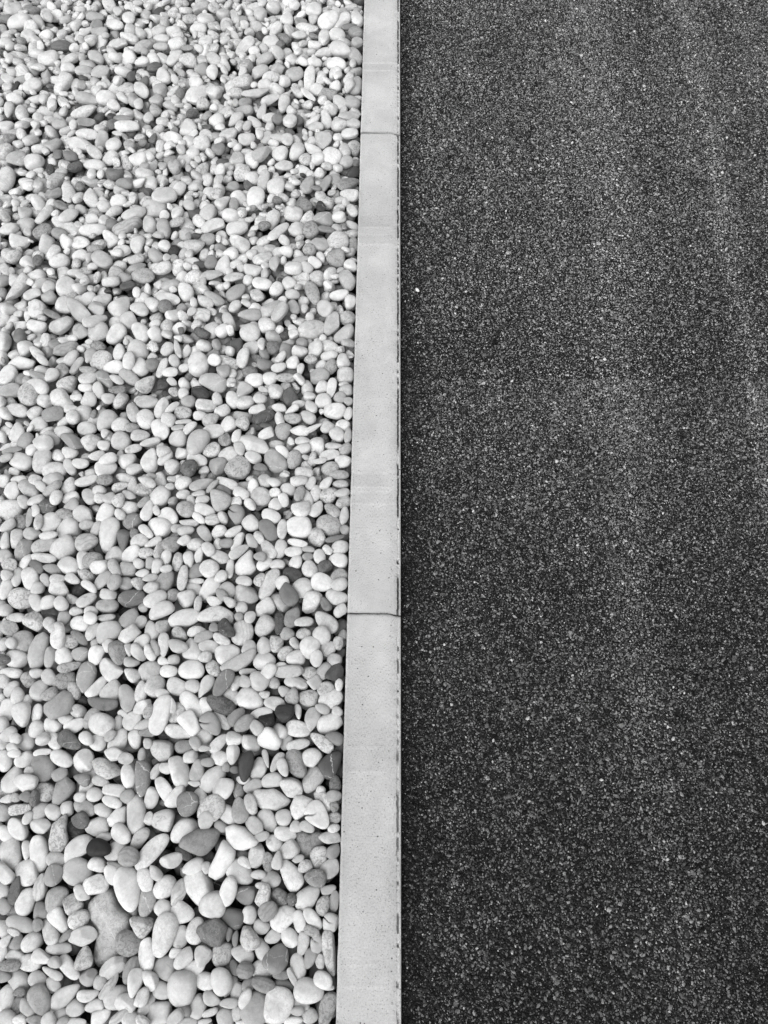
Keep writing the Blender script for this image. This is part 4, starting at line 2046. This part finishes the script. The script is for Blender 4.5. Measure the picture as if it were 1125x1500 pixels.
# 2. the stones of the photograph, each where it lies
hand = []
for (ox, oy, zoom), text in PEBBLES.items():
    for line in text.strip().split('\n'):
        line, _, outl = line.partition('#')
        body, _, name = line.partition('*')
        cx, cy, le, wi, an, gr, tr = body.split()
        hand.append(dict(px=ox + float(cx) / zoom, py=oy + float(cy) / zoom, a=float(le) / 2 / zoom, b=float(wi) / 2 / zoom,
                         ang=math.radians(float(an)), seen=float(gr), tone=228 - (228 - float(gr)) * 1.08 if float(gr) > 60 else float(gr), traits=tr, name=name.strip(),
                         outline=[(ox + float(p.split(',')[0]) / zoom, oy + float(p.split(',')[1]) / zoom) for p in outl.split()]))
hand.sort(key=lambda d: 0 if 'u' in d['traits'] else 2 if d['name'] else 1)      # those half under others go in first
for d in hand:
    rng = np.random.default_rng(int(d['px'] * 131 + d['py'] * 7919))
    a, b = max(d['a'], d['b']), min(d['a'], d['b'])
    an = d['ang'] if d['a'] >= d['b'] else d['ang'] + math.pi / 2
    if abs(an) < 1e-6 and a / b < 1.25:
        an = rng.uniform(-0.5, 0.5)
    ca, sa = math.cos(an), -math.sin(an)
    U2 = np.array([[ca, -sa], [sa, ca]])
    Sig = U2 @ np.diag([(a * 1.075) ** 2, (b * 1.075) ** 2]) @ U2.T
    z = -0.016
    tilt = rng.normal(0, 0.13, 3)
    for it in range(3):
        X = on_plane(d['px'], d['py'], z)
        J = jacobian(X)
        scale = FPX / ((X - _eye) @ _fwd)
        n = 0.70 * np.array([0, 0, 1.0]) + 0.30 * (_eye - X) / np.linalg.norm(_eye - X) + tilt
        n /= np.linalg.norm(n)
        e = frame(n, np.array([1.0, 0, 0]))
        B = J @ e[:, :2]
        jn = J @ n
        c = b / scale * min(1.0, 0.54 + 0.3 * rng.random()) if it == 0 else c
        if it == 0 and 'u' in d['traits']:
            c *= 0.85
        Bi = np.linalg.inv(B)
        for _ in range(12):
            A = Bi @ (Sig - c * c * np.outer(jn, jn)) @ Bi.T
            w, Q = np.linalg.eigh(A)
            if w[0] > (0.45 * b / scale) ** 2:
                break
            c *= 0.85
        r = np.array([math.sqrt(max(w[1], 1e-7)), math.sqrt(max(w[0], 1e-7)), c])
        ax = e[:, :2] @ Q[:, 1]
        R = frame(n, ax)
        # foreshortened stones must not become absurdly long
        M = R @ np.diag(r ** 2) @ R.T
        zr = rest_height(X[0], X[1], M, 90)
        top = math.sqrt(M[2, 2])
        if zr is None:
            break
        hi = -0.0185 if 'u' in d['traits'] else -0.001 if r[0] < 0.034 else -0.003
        z = min(max(zr, -0.010 - top), hi - top)
    X = on_plane(d['px'], d['py'], z)
    lim = -KERB_W - 0.0006 - math.sqrt(M[0, 0])
    X[0] = min(X[0], lim)
    if d['outline']:                                    # the traced outline, carried into the stone's own plane
        back = np.linalg.inv(jacobian(X) @ R[:, :2])
        q = project(X)
        d['poly'] = np.array([(back @ (np.array(p) - q)) / r[:2] for p in d['outline']])
    d.update(pos=X, R=R, r=r, rng=int(rng.integers(1e9)), area=math.pi * a * b)
    stamp(X[0], X[1], z, M, True)

# 3. smaller stones roll into what is still open
def fill(count, lo, hi, tries, top_limit, rng):
    made = 0
    for _ in range(count):
        best = None
        for _ in range(tries):
            y = rng.uniform(GY0 + 0.02, GY1 - 0.02)
            x = rng.uniform(left_limit(y), -KERB_W - 0.006)
            i, j = int((x - GX0) / CELL), int((y - GY0) / CELL)
            hh = H[max(0, i - 3):i + 4:3, max(0, j - 3):j + 4:3]
            s = hh.mean() + (0.014 if TAKEN[min(i, NX - 1), min(j, NY - 1)] else 0)
            if best is None or s < best[0]:
                best = (s, x, y)
        _, x, y = best
        r, R, M = random_stone(rng, rng.uniform(lo, hi))
        x = min(x, -KERB_W - 0.0008 - math.sqrt(M[0, 0]))
        fp = footprint(x, y, M)
        if fp is None:
            continue
        over = TAKEN[fp[0], fp[1]][fp[2] < 1].mean()
        z = rest_height(x, y, M, 88)
        if z is None:
            continue
        top = z + math.sqrt(M[2, 2])
        lim = top_limit + rng.normal(0, 0.0015) - (0.0065 if over > 0.10 else 0.0)
        if over > 0.55 or top > lim:
            z2 = lim - math.sqrt(M[2, 2])
            if over > 0.42 or z - z2 > 0.005:
                continue
            z = z2
        g, tr = random_look(rng)
        STONES.append(dict(pos=np.array([x, y, z]), R=R, r=r, tone=g, traits=tr, sub=3, rng=int(rng.integers(1e9))))
        stamp(x, y, z, M)
        made += 1
    return made


FILLED = [fill(2600, 0.024, 0.038, 10, -0.007, RNG), fill(2300, 0.017, 0.028, 16, -0.010, RNG), fill(1300, 0.011, 0.019, 24, -0.011, RNG)]
print('filled', FILLED)

# 4. build them: the 300 that show largest one by one, the rest as one mass
def in_frame_area(d):
    x0, x1 = max(0, d['px'] - d['a']), min(1125, d['px'] + d['a'])
    y0, y1 = max(0, d['py'] - d['a']), min(1500, d['py'] + d['a'])
    return d['area'] * max(0, x1 - x0) * max(0, y1 - y0) / (4 * d['a'] ** 2) * (0.6 if 'u' in d['traits'] else 1)


hand.sort(key=lambda d: (-(1e6 if d['name'] else 0) - in_frame_area(d)))
SINGLES, REST = hand[:300], hand[300:]


def stone_points(d, sub):
    rng = np.random.default_rng(d['rng'])
    tr0 = d['traits'] + ('k' if any(w in d.get('name', '') for w in ('oval', 'egg', 'round', 'bean', 'torpedo', 'disc')) else '')
    v, f, grime = stone_shape(sub, tr0, rng)
    if d.get('poly') is not None:
        v = to_outline(ICO[sub][0], d['poly'], rng)
        grime = np.zeros(len(v))
    loc = v * d['r']
    n = len(v)
    tr = d['traits']
    off = rng.uniform(-3, 3, 3)
    at = dict(tone=np.full(n, tone_of(d['tone'])),
              mot=np.full(n, 0.55 if 'q' in tr else rng.uniform(0.65, 1.0) if 'm' in tr else rng.choice([0, 0, 0.1, 0.2, 0.35])),
              vein=np.full(n, 1.0 if 'v' in tr else (0.4 if rng.random() < 0.12 else 0.0)),
              band=np.full(n, rng.uniform(0.6, 1.0) if 'b' in tr else 0.0),
              dirt=np.full(n, max(0.0, rng.normal(0.22, 0.35))), grime=grime, lc=loc + off)
    return loc @ d['R'].T, f, at


def to_mass(name, stones):
    V, F, A, k = [], [], {}, 0
    for d in stones:
        v, f, at = stone_points(d, d['sub'])
        V.append(v + d['pos'])
        F.append(f + k)
        k += len(v)
        for q, w in at.items():
            A.setdefault(q, []).append(w)
    return mesh_object(name, np.concatenate(V), np.concatenate(F), M_PEBBLE, smooth=True, attrs={q: np.concatenate(w) for q, w in A.items()})


for d in REST:
    d['sub'] = 4 if d['a'] > 14 else 3
tag(to_mass('pebbles', STONES + REST), 'mass of smaller pale and grey pebbles filling the bed beside the kerb', 'pebbles', kind='stuff')


# ---- labels: named stones first, the others by their look and by where they lie against a named one
def look(d):
    t, tr, q = d['seen'], d['traits'], d['a'] / d['b']
    q = max(q, 1 / q)
    tone = 'white' if t >= 222 else 'pale' if t >= 207 else 'light grey' if t >= 185 else 'mid grey' if t >= 156 else 'dark grey' if t >= 95 else 'blackish'
    shape = ('blocky' if 'x' in tr else 'wedge-shaped' if 't' in tr else 'angular' if 'a' in tr else 'curved' if 'c' in tr else 'egg-shaped' if 'e' in tr
             else 'round' if q < 1.2 else 'oval' if q < 1.6 else 'long oval' if q < 2.15 else 'slender')
    tex = 'speckled' if 'm' in tr else 'veined' if 'v' in tr else 'banded' if 'b' in tr else 'cracked' if 'o' in tr else ''
    return ' '.join(w for w in (tone, tex, shape) if w)


named = [d for d in SINGLES if d['name']]
for d in SINGLES:
    near = sorted((o for o in named if o is not d), key=lambda o: (o['px'] - d['px']) ** 2 + (o['py'] - d['py']) ** 2)
    d['near'] = near
for d in named:
    o = d['near'][0]
    words = len((d['name'] + ' beside the ' + o['name']).split())
    if words > 15:
        o = min(d['near'][:4], key=lambda q: len(q['name'].split()))
    if len(d['name'].split()) >= 7:
        d['label'] = d['name']
    else:
        d['label'] = d['name'] + ' near the ' + o['name']


def where(d, o):
    dx, dy = d['px'] - o['px'], o['py'] - d['py']
    if abs(dx) > abs(dy):
        return 'on the kerb side of the %s' % o['name'] if dx > 0 else 'outward from the %s' % o['name']
    return 'beyond the %s' % o['name'] if dy > 0 else 'in front of the %s' % o['name']


used = {d['label'] for d in named}
pending = [d for d in SINGLES if not d['name']]
by = {}
for d in pending:
    opts = ['%s pebble %s' % (look(d), where(d, o)) for o in d['near'][:5]]
    opts = [s for s in opts if len(s.split()) <= 15] or [s for s in ['%s pebble %s' % (look(d), where(d, min(d['near'][:8], key=lambda q: len(q['name']))))]]
    d['opts'] = opts
for level in range(5):
    cnt = {}
    for d in pending:
        if 'label' not in d:
            s = d['opts'][min(level, len(d['opts']) - 1)]
            cnt.setdefault(s, []).append(d)
    for s, ds in cnt.items():
        if len(ds) == 1 and s not in used:
            ds[0]['label'] = s
            used.add(s)
ORD = ['first', 'second', 'third', 'fourth', 'fifth', 'sixth']
cnt = {}
for d in pending:
    if 'label' not in d:
        cnt.setdefault(d['opts'][0], []).append(d)
for s, ds in cnt.items():
    nm = ds[0]['near'][0]
    ds.sort(key=lambda d: (d['px'] - nm['px']) ** 2 + (d['py'] - nm['py']) ** 2)
    for i, d in enumerate(ds):
        d['label'] = '%s %s' % (ORD[min(i, 5)], s)
        used.add(d['label'])

for d in SINGLES:
    sub = 5 if 'o' in d['traits'] else 4
    v, f, at = stone_points(d, sub)
    o = mesh_object('pebble', v, f, M_PEBBLE, smooth=True, attrs=at)
    o.location = d['pos']
    tag(o, d['label'], 'pebble', 'pebbles in the bed beside the kerb')

# ------------------------------------------------------------------ the stray white stone chip on the road by the kerb
X = on_plane(611.5, 425, ROAD_Z + 0.003)
v, f, grime = stone_shape(3, 'a', np.random.default_rng(5))
rr = np.array([0.0048, 0.0026, 0.0022])
n = len(v)
o = mesh_object('stone_chip', (v * rr) @ np.array(Matrix.Rotation(2.2, 3, 'Z')).T, f, M_PEBBLE, smooth=False,
                attrs=dict(tone=np.full(n, 0.78), mot=np.zeros(n), vein=np.zeros(n), band=np.zeros(n), dirt=np.zeros(n), grime=np.zeros(n), lc=v * rr))
o.location = X
tag(o, 'tiny bright white stone chip lying loose on the asphalt close to the kerb', 'stone chip')
